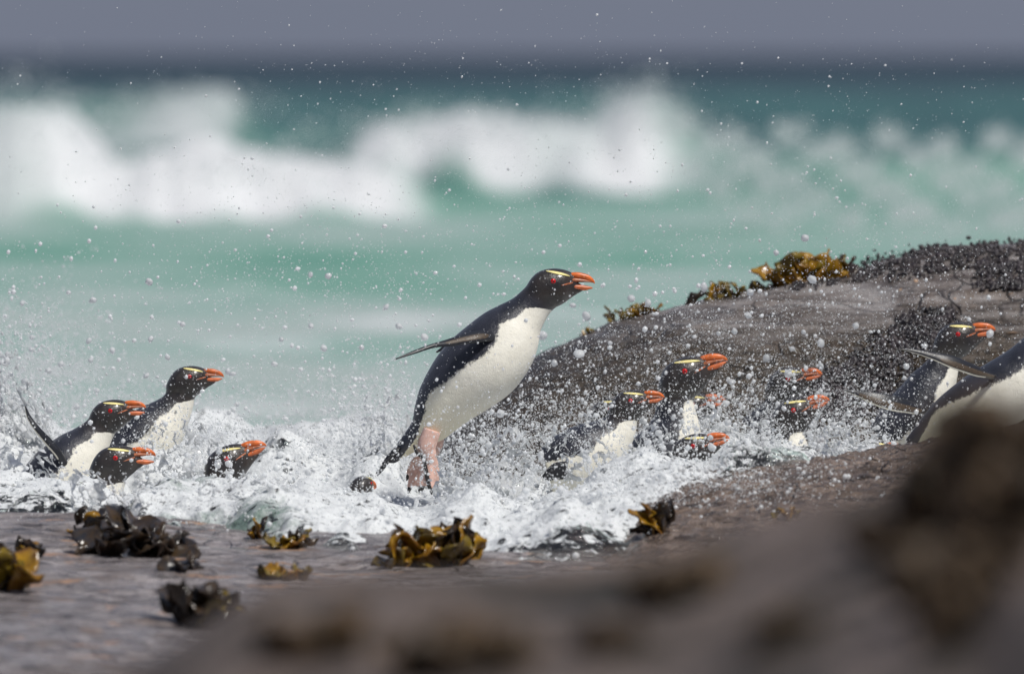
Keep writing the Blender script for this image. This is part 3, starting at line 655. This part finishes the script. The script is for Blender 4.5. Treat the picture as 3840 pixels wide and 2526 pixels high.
flipper(rL, bL, 24.75, zs(Z4, (1050, 990), (960, 965), (850, 935), (720, 905), (570, 860), (470, 830), (370, 812)), [20, 30, 34, 30, 20, 12, 3], [-.09, -.12, -.15, -.17, -.18, -.19, -.2], .5, .006, True, (.08, .8))
# the bird leaving the picture on the right
secs = [((2150, 120), (2420, 330), 1.4), ((2080, 180), (2330, 420), .6), ((1990, 260), (2260, 540), .42), ((1870, 375), (2200, 700), .33), ((1740, 480), (2110, 860), .34), ((1600, 565), (1990, 980), .33), ((1440, 660), (1840, 1080), .27), ((1290, 770), (1680, 1150), .22), ((1160, 880), (1500, 1200), .16), ((1070, 980), (1330, 1230), .14), ((1000, 1070), (1180, 1250), .3), ((940, 1150), (1040, 1270), .6), ((880, 1230), (940, 1300), 1.3)]
secs = [(*Z4(*a), *Z4(*b), c) for a, b, c in secs]
rM, bM = penguin(Z4(2330, 70), 24.2, 5, 1.0, None, 'penguin climbing past the dark kelp, its pale breast and outstretched flipper in view', sections=secs, base=Z4(1400, 1200))
flipper(rM, bM, 24.2, zs(Z4, (1620, 700), (1520, 668), (1400, 622), (1270, 572), (1130, 528), (980, 487), (840, 462)), [20, 24, 25, 24, 15, 9, 2], [-.07, -.12, -.15, -.17, -.18, -.19, -.2], .6, .006, True, (.02, .62))
penguin(Z4(640, 1300), 24.6, 4, .62, zs(Z4, (600, 1350), (540, 1420), (450, 1520)),
        'penguin behind the foam bank, just its red bill tip above the brown shelf', n0=-14)

# ------------------------------------------------------------------ kelp
def kelp(px, py, d, n, h, spread, mat, label, H=None, d0=15., d1=24., wid=.4, flat=.5, group=None, name='kelp_clump', seed=0, droop=.5):
    """a clump of strap-like fronds; h, spread in photograph pixels at its distance"""
    r = np.random.default_rng(seed + int(px))
    P = project(px, py, H, d0, d1) if H is not None else at(px, py, d)
    if P is None: P = at(px, py, d)
    sc_ = P[1] / F; root_ = empty(name, P); tag(root_, label, 'kelp', group)
    for i in range(n):
        L = h * sc_ * r.uniform(.65, 1.25); az = r.uniform(0, 2 * np.pi); el = math.radians(r.uniform(35, 95) * (1 - flat) + r.uniform(5, 40) * flat)
        b = np.array([r.uniform(-1, 1) * spread * sc_, r.uniform(-.5, .5) * spread * sc_, -.012])
        if H is not None: b[2] = float(H(np.array([P[0] + b[0]]), np.array([P[1] + b[1]]))[0]) - P[2] - .006
        dr = np.array([math.cos(az), math.sin(az), 0]); t = np.linspace(0, 1, 12); dp = droop * r.uniform(.4, 1.3)
        c = b + L * (t[:, None] * math.cos(el) * dr + ((math.sin(el) * t * 1.25 - dp * t ** 2.2))[:, None] * np.array([0, 0, 1.]))
        ph = r.uniform(0, 6, 3); sw = .12 * L * np.sin(t * 4 + ph[0]); sd_ = np.array([-math.sin(az), math.cos(az), 0]); c = c + sw[:, None] * sd_
        roll = r.uniform(-.9, .9); wv = L * wid * r.uniform(.6, 1.2) * np.interp(t, [0, .15, .5, .85, 1], [.25, .6, 1, .85, .25])
        tg = np.gradient(c, axis=0); tg /= np.linalg.norm(tg, axis=1)[:, None] + 1e-9
        s0 = math.cos(roll) * sd_ + math.sin(roll) * np.array([0, 0, 1.]); sv = s0 - (tg @ s0)[:, None] * tg; sv /= np.linalg.norm(sv, axis=1)[:, None] + 1e-9
        nv = np.cross(tg, sv); uu = np.array([-1, -.7, -.25, .25, .7, 1, .7, .25, -.25, -.7]); th_ = np.array([0, 1, 1, 1, 1, 0, -1, -1, -1, -1]) * .0022
        ruf = (.32 * wv[:, None] * np.abs(uu)[None, :] ** 2 * np.sin(t[:, None] * 13 + ph[1] + 2.2 * np.sign(uu)[None, :]) + .25 * wv[:, None] * (uu[None, :] ** 2 - .3))
        rg = c[:, None] + (wv[:, None] * uu[None, :])[..., None] * sv[:, None] + (ruf + th_[None, :])[..., None] * nv[:, None]
        v, f = loft(rg); mk('frond', v, f, mat if not isinstance(mat, list) else mat[i % len(mat)], root_)
    return root_
KN = M['kelp_dry']; KG, KO, KD, KB = M['kelp_gold'], M['kelp_olive'], M['kelp_dark'], M['kelp_brown']
RD = 26.0
kelp(2385, 1192, RD, 26, 90, 95, [KO, KO, KG], 'spiky olive kelp at the left shoulder of the grey boulder', flat=.15, wid=.22)
kelp(2225, 1248, RD, 8, 45, 45, [KG, KO], 'little tuft of golden kelp lowest on the boulder skyline', flat=.3, wid=.3)
kelp(2580, 1148, RD, 5, 85, 14, KD, 'thin dark kelp stalk standing up on the boulder skyline', flat=0., wid=.2, droop=.3)
kelp(2680, 1128, RD, 12, 80, 32, [KO, KG], 'small upright olive kelp tuft between dark stalk and brown mat', flat=.1, wid=.3)
kelp(2810, 1100, RD, 34, 75, 120, [KO, KB, KO], 'low brown mat of kelp on the boulder below the golden bush', flat=.5, wid=.3)
kelp(3020, 1072, RD, 44, 130, 95, [KG, KG, KO], 'big golden ruffled kelp bush on top of the boulder', flat=.1, wid=.34, droop=.35)
kelp(3150, 1045, RD, 7, 125, 18, [KO, KB], 'narrow brown kelp spike beside the big golden bush', flat=0., wid=.25, droop=.3)
kelp(520, 2085, 0, 22, 215, 150, [KD, KD, KD, KB], 'sprawling slate-dark kelp straps lying on the ledge', H=H_ledge, d0=18, d1=23.5, wid=.27, flat=.5)
kelp(340, 2030, 0, 10, 125, 40, [KG, KB], 'rusty gold kelp tuft at the end of the slate-dark straps', H=H_ledge, d0=18, d1=23.5, wid=.4, flat=.3)
kelp(715, 2140, 0, 6, 100, 50, [KD, KB], 'short dark curled kelp scrap just below the slate-dark straps', H=H_ledge, d0=18, d1=23.5, wid=.45, flat=.6)
kelp(5, 2215, 0, 14, 190, 45, [KO, KB, KG], 'tall olive and dark kelp clump cut by the picture border', H=H_ledge, d0=16, d1=23.5, wid=.4, flat=.15)
kelp(112, 2085, 0, 6, 70, 22, [KG, KB], 'small brown kelp knob beside the tall olive clump', H=H_ledge, d0=16, d1=23.5, wid=.6, flat=.2)
kelp(960, 2018, 0, 5, 100, 22, [KG, KB], 'thin orange kelp blades beside the clear green pool', H=H_ledge, d0=18, d1=23.5, wid=.25, flat=.1)
kelp(1095, 2055, 0, 12, 95, 65, [KG, KO, KB], 'low amber kelp clump at the edge of the white foam', H=H_ledge, d0=18, d1=23.5, wid=.45, flat=.55)
kelp(1070, 2172, 0, 12, 80, 75, [KG, KO], 'three rounded olive yellow kelp knobs on the bare ledge', H=H_ledge, d0=16, d1=23.5, wid=.6, flat=.5)
kelp(770, 2345, 0, 24, 165, 110, [KB, KO, KD, KB], 'blurred heap of dark brown kelp low on the ledge', H=H_ledge, d0=14, d1=23.5, wid=.5, flat=.35)
kelp(1560, 2112, 0, 24, 140, 120, [KG, KG, KO], 'glossy golden kelp cluster standing in the white foam', H=H_ledge, d0=18, d1=23.5, wid=.5, flat=.25)
kelp(1710, 2112, 0, 16, 180, 60, [KG, KB, KO], 'taller brown gold kelp next to the glossy golden cluster', H=H_ledge, d0=18, d1=23.5, wid=.45, flat=.15)
kelp(2462, 2000, 0, 12, 140, 30, [KG, KB, KD], 'small upright amber kelp tuft before the brown shelf', H=H_shelf, d0=19, d1=23.4, wid=.3, flat=.05)
kelp(2950, 1945, 0, 7, 60, 45, [KO, KG], 'blurred olive kelp tuft low on the brown shelf', H=H_shelf, d0=17, d1=23.4, wid=.4, flat=.3)
for q, (a, b, hh, nn_, lab) in enumerate([(2545, 2260, 190, 30, 'round dark kelp ball on the crest of the near rock'), (1180, 2470, 210, 30, 'dark kelp tuft on the low end of the near rock'),
        (1730, 2526, 260, 34, 'dark kelp patch midway along the near rock, below its crest'), (2950, 2410, 150, 22, 'small dark kelp patch under the kelp ball of the near rock'),
        (3640, 2380, 210, 30, 'dark kelp patch at the foot of the tall brown kelp'), (2300, 2450, 150, 24, 'olive dark kelp patch between two near kelp tufts')]):
    kelp(a, b, 11.5, nn_, hh, hh * .6, KN, lab, H=H_near, d0=7.7, d1=13., wid=.5, flat=.3)
for a, b, hh, nn_, sp, lab in [(3580, 1860, 270, 60, 140, 'tall brown kelp curtain on the near rock, its outer edge'), (3780, 1830, 300, 70, 190, 'tall brown kelp curtain on the near rock, its thickest part'), (3700, 2050, 260, 60, 230, 'very dark kelp hanging below the tall brown curtain'), (3645, 1660, 210, 34, 60, 'narrow brown kelp blade rising highest from the near rock'), (3420, 2000, 150, 30, 160, 'dark kelp hem trailing from the tall brown curtain')]:
    kelp(a, b, 10.5, nn_, hh, sp, KN, lab, H=H_near, d0=7.7, d1=13., wid=.45, flat=.15, droop=.4)

# ------------------------------------------------------------------ mussel beds and limpets on the boulder
from math import cos, sin
def inpoly(p, poly):
    x, y = p; c = False; j = len(poly) - 1
    for i in range(len(poly)):
        a, b = poly[i], poly[j]
        if (a[1] > y) != (b[1] > y) and x < (b[0] - a[0]) * (y - a[1]) / (b[1] - a[1]) + a[0]: c = not c
        j = i
    return c
BEDS = [([(2880, 1085), (3150, 1010), (3350, 955), (3500, 925), (3840, 905), (4300, 890), (4300, 1030), (3840, 1010), (3690, 1005), (3450, 1030), (3200, 1050), (2950, 1092)], 6500, 1.0),
        ([(3690, 1000), (4300, 980), (4300, 1080), (3760, 1090), (3640, 1080)], 2600, 1.1),
        ([(3380, 1190), (3560, 1150), (3600, 1250), (3560, 1330), (3470, 1330), (3380, 1300), (3330, 1250)], 2400, 1.0),
        ([(3300, 1230), (3390, 1300), (3440, 1400), (3350, 1480), (3250, 1560), (3000, 1640), (2850, 1660), (2800, 1560), (2950, 1440), (3120, 1370), (3250, 1330)], 6500, 1.1)]
mp, mr_ = [], []
for poly, cnt, k in BEDS:
    xs_, ys_ = zip(*poly)
    q = np.stack([rng.uniform(min(xs_), max(xs_), cnt), rng.uniform(min(ys_), max(ys_), cnt)], 1)
    ok = np.array([inpoly(p, poly) for p in q + rng.normal(size=q.shape) * [22, 10]]) & (fbm(np.stack([q[:, 0] / 60, q[:, 1] / 38, 0 * q[:, 0]], 1), 3) + .25 * rng.normal(size=cnt) > -.16); q = q[ok]
    ds = np.linspace(25.0, 26.35, 90); P = at(q[:, 0][:, None], q[:, 1][:, None], ds[None, :]); dz = P[..., 2] - H_dome(P[..., 0].ravel(), P[..., 1].ravel()).reshape(P.shape[:2])
    hit = dz <= 0; ih = np.where(hit.any(1), hit.argmax(1), 80); ih = np.clip(ih, 1, 89); r_ = np.arange(len(q))
    a, b = dz[r_, ih - 1], dz[r_, ih]; t = np.clip(np.where(np.abs(a - b) > 1e-9, a / (a - b + 1e-12), 0), 0, 1)
    dd = ds[ih - 1] + t * (ds[1] - ds[0]); P = at(q[:, 0], q[:, 1], dd); P[:, 2] = np.minimum(P[:, 2], H_dome(P[:, 0], P[:, 1]) + .045)
    mp.append(P + [0, -.002, .002]); mr_.append(rng.uniform(.0022, .0062, len(q)) * k)
mp, mr_ = np.concatenate(mp), np.concatenate(mr_)
v, f = scatter(np.array(mp), np.array(mr_), ICO1, .6)
bed = mk('mussel_bed', v, f, M['mussel'], dome, attrs={}); bed['kind'] = 'stuff'
for i, (px, py, r) in enumerate([(3395, 1085, 20), (3440, 1050, 13), (3585, 1120, 15), (3650, 1112, 13), (3795, 1252, 22), (3790, 1100, 11), (3470, 1310, 10), (2670, 1155, 14)]):
    P = project(px, py, H_dome, 25.0, 26.4, 120)
    if P is None: continue
    th = np.linspace(0, 2 * np.pi, 16, endpoint=False); rad = r * 26 / F; rg = []
    for k in range(6):
        a = k / 5; rr = rad * (1 - a ** 1.6 * .97); rg.append(np.stack([rr * 1.25 * np.cos(th), rr * np.sin(th) - .2 * rad * a, np.full(16, rad * .55 * a)], 1))
    vv, ff = loft(rg); o = mk('limpet', vv, ff, M['limpet'], loc=P + [0, 0, -.003]); o.rotation_euler = (math.radians(35), 0, i * .8)
    tag(o, 'pale tan limpet shell on the boulder', 'limpet', 'limpets on the boulder')

# ------------------------------------------------------------------ splash: lace, froth, droplets
def lace(pxs, pys, dd, nu, nv, scale, thr, seed, bow=.12, thick=.0035):
    """a torn sheet of flying water: corner lines in the photograph, kept only along a net of threads"""
    u, v = np.meshgrid(np.linspace(0, 1, nu), np.linspace(0, 1, nv), indexing='ij'); uf, vf = u.ravel(), v.ravel()
    top = crom(np.array(pxs, float), nu); bot = crom(np.array(pys, float), nu)
    q = top[:, None, :] * (1 - v[..., None]) + bot[:, None, :] * v[..., None]; q = q.reshape(-1, 2)
    nz = np.stack([uf * scale[0], vf * scale[1], 0 * uf + seed], 1)
    q = q + 38 * np.stack([fbm(nz * .7 + 5, 4), fbm(nz * .7 + 25, 4)], 1)
    P = at(q[:, 0], q[:, 1], dd + bow * np.sin(np.pi * uf) * -1 + .06 * fbm(nz * .5 + 40, 3))
    wp = nz + .5 * np.stack([fbm(nz + 71, 3), fbm(nz + 81, 3), 0 * uf], 1)
    r = np.minimum(np.abs(perlin(wp)), np.abs(perlin(wp * 1.7 + 9)) * 1.3)
    fillm = fbm(nz * .6 + 60, 3) + (vf - .55) * 1.1
    keep = (r < thr * (.35 + 1.2 * vf)) | (fillm > .42)
    edge = np.minimum(np.minimum(uf, 1 - uf) * 5, 1); keep &= (edge + .5 * perlin(nz * 2 + 3) > .35)
    th = thick * (1.3 - np.clip(r / thr, 0, 1)) * (.6 + .6 * rng.random(len(uf)) ** 2)
    off = np.stack([0 * th, th, 0 * th], 1)
    F1 = grid_faces(nu, nv); k = keep[F1].sum(1) >= 3; F1 = F1[k]
    A, B = P - off, P + off
    n = len(P)
    e = np.concatenate([F1[:, [0, 1]], F1[:, [1, 2]], F1[:, [2, 3]], F1[:, [3, 0]]]); key = np.sort(e, 1); key = key[:, 0].astype(np.int64) * n + key[:, 1]
    uq, inv, ct = np.unique(key, return_inverse=True, return_counts=True); bd = e[ct[inv] == 1]
    FF = np.concatenate([F1, F1[:, ::-1] + n, np.stack([bd[:, 1], bd[:, 0], bd[:, 0] + n, bd[:, 1] + n], 1)])
    return np.concatenate([A, B]), tri(FF)
LACES = [
    ([(1880, 1500), (1960, 1480), (2060, 1560), (2140, 1700)], [(1720, 1840), (1850, 1870), (2000, 1870), (2180, 1850)], 24.35, 110, 100, (7, 6), .10, 1),
    ([(2090, 1500), (2180, 1480), (2260, 1510), (2290, 1600)], [(2080, 1800), (2160, 1800), (2240, 1790), (2330, 1760)], 24.15, 90, 90, (6, 6), .09, 2),
    ([(-160, 1230), (-30, 1220), (80, 1330), (190, 1540)], [(-160, 1950), (0, 1930), (140, 1930), (330, 1920)], 24.5, 120, 130, (8, 9), .13, 3),
    ([(540, 1520), (640, 1560), (760, 1520), (900, 1660)], [(520, 1850), (640, 1870), (760, 1860), (860, 1850)], 24.33, 110, 100, (8, 7), .12, 4),
    ([(720, 1800), (850, 1760), (980, 1770), (1130, 1790)], [(640, 1960), (820, 1980), (1000, 1960), (1150, 1960)], 23.3, 120, 80, (8, 4), .13, 5),
    ([(2380, 1600), (2470, 1540), (2560, 1640), (2620, 1690)], [(2330, 1780), (2430, 1790), (2520, 1780), (2640, 1780)], 24.1, 90, 80, (6, 5), .11, 6),
    ([(3040, 1480), (3110, 1470), (3190, 1540), (3290, 1600)], [(3060, 1720), (3150, 1720), (3230, 1700), (3320, 1680)], 24.3, 90, 80, (6, 6), .08, 7),
    ([(2560, 1560), (2680, 1530), (2790, 1560), (2900, 1560)], [(2560, 1700), (2680, 1690), (2800, 1690), (2920, 1690)], 24.75, 110, 70, (8, 4), .12, 8),
    ([(1340, 1500), (1430, 1460), (1520, 1480), (1600, 1620)], [(1290, 1800), (1400, 1830), (1520, 1840), (1640, 1840)], 24.5, 110, 100, (7, 7), .12, 9),
    ([(1600, 1690), (1720, 1650), (1830, 1680), (1920, 1720)], [(1600, 1900), (1720, 1910), (1830, 1910), (1960, 1900)], 23.75, 110, 80, (8, 5), .12, 10),
    ([(2180, 1560), (2330, 1590), (2480, 1600), (2620, 1560)], [(2180, 1760), (2330, 1760), (2480, 1760), (2640, 1740)], 24.85, 130, 80, (9, 5), .13, 12),
    ([(2880, 1600), (2960, 1590), (3060, 1590), (3180, 1600)], [(2880, 1720), (2960, 1720), (3060, 1720), (3200, 1710)], 24.9, 100, 60, (8, 4), .13, 13),
    ([(850, 1560), (950, 1620), (1080, 1600), (1250, 1610)], [(850, 1790), (980, 1800), (1100, 1790), (1260, 1790)], 24.6, 120, 80, (9, 5), .12, 14),
    ([(-60, 1690), (60, 1660), (170, 1690), (280, 1760)], [(-60, 1880), (60, 1880), (170, 1890), (300, 1890)], 23.85, 120, 80, (8, 5), .17, 15),
    ([(250, 1700), (360, 1760), (480, 1790), (600, 1760)], [(200, 1930), (340, 1960), (480, 1970), (640, 1960)], 23.3, 110, 80, (8, 5), .13, 11),
]
v, f = joinsoup([lace(*L) for L in LACES])
tag(mk('splash_lace', v, f, M['lace']), 'torn sheets and threads of splashing water', 'water', kind='stuff')

# froth sitting on the surge
top = FOAMI > .5
ww = np.where(top & (FOAMV[:, 1] < 25.2), 1., 0.); ww *= .3 + sstep(-.1, .08, FOAMV[:, 2]); ww /= ww.sum()
ix = rng.choice(len(FOAMV), 16000, p=ww); P = FOAMV[ix] + rng.normal(size=(16000, 3)) * [.006, .01, .008]
P[:, 2] += np.abs(rng.normal(size=16000)) * .012 * (rng.random(16000) < .4)
R = np.minimum(.0012 * (1 - rng.random(16000)) ** (-1 / 2.4), .008)
v, f = scatter(P, R, ICO1, .3)
tag(mk('froth', v, f, M['speck']), 'bubbly white froth on the surge', 'foam', kind='stuff')

# flying drops: (centre x, y, spread x, y, count, smallest, largest radius in photograph pixels, power)
CL = [(2500, 1220, 560, 280, 170, 6, 17, 2.2), (1000, 1350, 600, 270, 90, 5, 12, 2.2), (2550, 1400, 420, 170, 18000, .9, 11, 2.7), (3250, 1380, 330, 230, 8000, .9, 11, 2.6), (3000, 900, 700, 330, 7000, 1.1, 10, 2.6), (700, 1350, 560, 230, 6500, .9, 11, 2.5),
      (1250, 1150, 450, 330, 6000, 1.1, 12, 2.4), (1900, 600, 1500, 450, 10000, 1.4, 8, 2.6), (1900, 1640, 190, 130, 6500, 1.2, 11, 2.5), (2450, 1600, 330, 90, 5000, 1.2, 11, 2.4),
      (560, 1560, 330, 130, 3000, 1.2, 11, 2.3), (60, 1450, 150, 200, 6500, 1.2, 11, 2.3), (1430, 1600, 110, 130, 6000, 1.2, 9, 2.4), (3050, 1560, 220, 80, 4000, 1.2, 10, 2.4),
      (900, 1700, 500, 110, 5000, 1.3, 10, 2.4), (600, 1880, 420, 50, 1800, 1.6, 11, 2.3), (1900, 1860, 420, 70, 3000, 1.5, 10, 2.3), (2750, 1840, 330, 75, 12000, 1.3, 9, 2.2)]
dp_, dr_ = [], []
for cx, cy_, sx, sy, n, r0, r1, al in CL:
    n2 = int(n); q = rng.normal(size=(n2, 2)) * [sx, sy] + [cx, cy_]
    cl = fbm(np.stack([q[:, 0] / 110, q[:, 1] / 90, 0 * q[:, 0] + cx], 1), 3)
    ok = (rng.random(n2) < .35 + 1.6 * np.clip(cl + .15, 0, 1)) & ((q[:, 1] > 230) | (rng.random(n2) < .35)) & (q[:, 1] > -60) & (q[:, 1] < 2000); q = q[ok]
    r = np.minimum(r0 * (1 - rng.random(len(q))) ** (-1 / al), r1)
    r = r * np.clip((q[:, 1] + 400) / 1500, .6, 1)
    dd = np.where(rng.random(len(q)) < (.93 if cx < 600 else .78), rng.uniform(24.45, 25.05, len(q)), np.clip(23.8 - np.abs(rng.normal(size=len(q))) * .35, 22.8, 24))
    if cy_ > 1800: dd = 23.1 + .3 * rng.normal(size=len(q))
    dp_.append(at(q[:, 0], q[:, 1], dd)); dr_.append(r * 24 / F)
# jets: drops thrown in arcs from the crests of the surge
JET = [(0, 1620, 330, 40, 55), (150, 1640, 260, 40, 40), (620, 1720, 200, 60, 24), (820, 1720, 190, 60, 24), (1180, 1720, 150, 120, 26), (1420, 1740, 280, 70, 34), (1620, 1800, 230, 60, 26), (1780, 1830, 330, 70, 34), (1980, 1800, 330, 80, 34),
       (2200, 1720, 260, 60, 24), (2420, 1690, 200, 80, 24), (2620, 1660, 190, 80, 26), (2850, 1650, 180, 80, 20), (3100, 1680, 220, 80, 26), (3280, 1660, 170, 50, 14)]
for jx, jy, jh, js, jn in JET:
    for _ in range(jn):
        x0, y0, d0_ = jx + rng.normal() * js, jy + rng.uniform(-10, 60), rng.uniform(24.3, 25.0) if rng.random() < .75 or jx < 200 else rng.uniform(23.4, 23.9)
        h = jh * rng.uniform(.3, 1.25); lean = rng.normal() * .55 - .1; n = int(rng.integers(40, 130)); t = rng.random(n) ** 1.3
        q = np.stack([x0 + lean * h * t * (1 + .4 * t), y0 - h * (1.7 * t - .7 * t * t)], 1) + rng.normal(size=(n, 2)) * (3 + 26 * t ** 1.5)[:, None]
        r = np.minimum(1.25 * (1 - rng.random(n)) ** (-1 / 2.3), 11) * (1.15 - .4 * t)
        dp_.append(at(q[:, 0], q[:, 1], d0_ + .05 * rng.normal(size=n))); dr_.append(r * 24 / F)
DP, DR = np.concatenate(dp_), np.concatenate(dr_)
order = np.argsort(-DR); big, rest = order[:300], order[300:]
protos = []
for k in range(14):
    bv = ICO2[0] * (1 + .38 * fbm(ICO2[0] * 1.1 + k * 7, 2)[:, None]) * (1 + rng.uniform(-.28, .28, 3)); protos.append(bv)
pm = []
for k, bv in enumerate(protos):
    m = bpy.data.meshes.new('water_droplet'); m.from_pydata([tuple(p) for p in bv], [], [tuple(int(i) for i in t) for t in ICO2[1]]); m.materials.append(M['drop'])
    m.polygons.foreach_set('use_smooth', np.ones(len(m.polygons), bool)); pm.append(m)
DROPLAB = [(450, 'around the swimmers with the raised flipper'), (1150, 'between the swimmers and the leaping penguin'), (1850, 'beside the leaping penguin'), (2550, 'before the brown boulder face'), (3400, 'near the mussels on the boulder')]
for i, b in enumerate(big):
    o = bpy.data.objects.new('water_droplet', pm[i % 14]); C.objects.link(o); o.location = DP[b]; o.scale = (DR[b],) * 3; o.rotation_euler = (i * 1.3, i * .7, i * 2.1)
    lb = DROPLAB[int(np.argmin([abs(xpx(DP[b][0], DP[b][1]) - a) for a, _ in DROPLAB]))][1] + (' high above the foam' if DP[b][2] > .25 else ' low over the foam')
    tag(o, 'large round water droplet flying ' + lb, 'droplet', 'large droplets ' + lb)
mid = rest[DR[rest] > .0013]; small = rest[DR[rest] <= .0013]
v, f = joinsoup([scatter(DP[mid], DR[mid], ICO1, .22), scatter(DP[small], DR[small] * 1.15, OCT, .2)])
tag(mk('spray', v, f, M['speck']), 'fine spray of water drops hanging over the surf', 'spray', kind='stuff')

# spume torn off the far breakers and mist behind the splash
SP = [(70, 800, 640, 420, 45, 900, .014), (70, 80, 480, 150, 80, 700, .014), (85, 1850, 490, 330, 45, 900, .018), (85, 2400, 430, 90, 60, 500, .018),
      (115, 620, 400, 200, 40, 300, .025), (27, 100, 1400, 200, 150, 3500, .0028), (27, 900, 1520, 480, 70, 1500, .003), (26.5, 1400, 1540, 140, 80, 1000, .003)]
SP += [(64, x0 + 420 * t, y0 + 300 * t, 34, 26, 150, .011) for x0, y0 in [(2560, 470), (2760, 520), (2960, 500), (3150, 560), (3330, 520), (3540, 560), (3740, 520), (2600, 640), (3900, 560)] for t in (0, .25, .5, .75, 1)]
pts, rad = [], []
for d, cx, cy_, sx, sy, n, r in SP:
    q = rng.normal(size=(n, 2)) * [sx, sy] + [cx, cy_]; dd = d * (1 + .03 * rng.normal(size=n))
    pts.append(at(q[:, 0], q[:, 1], dd)); rad.append(r * rng.uniform(.4, 1.3, n))
v, f = scatter(np.concatenate(pts), np.concatenate(rad), OCT, .4)
tag(mk('distant_spume', v, f, M['mist']), 'pale spume blowing off the far breakers', 'spray', kind='stuff')
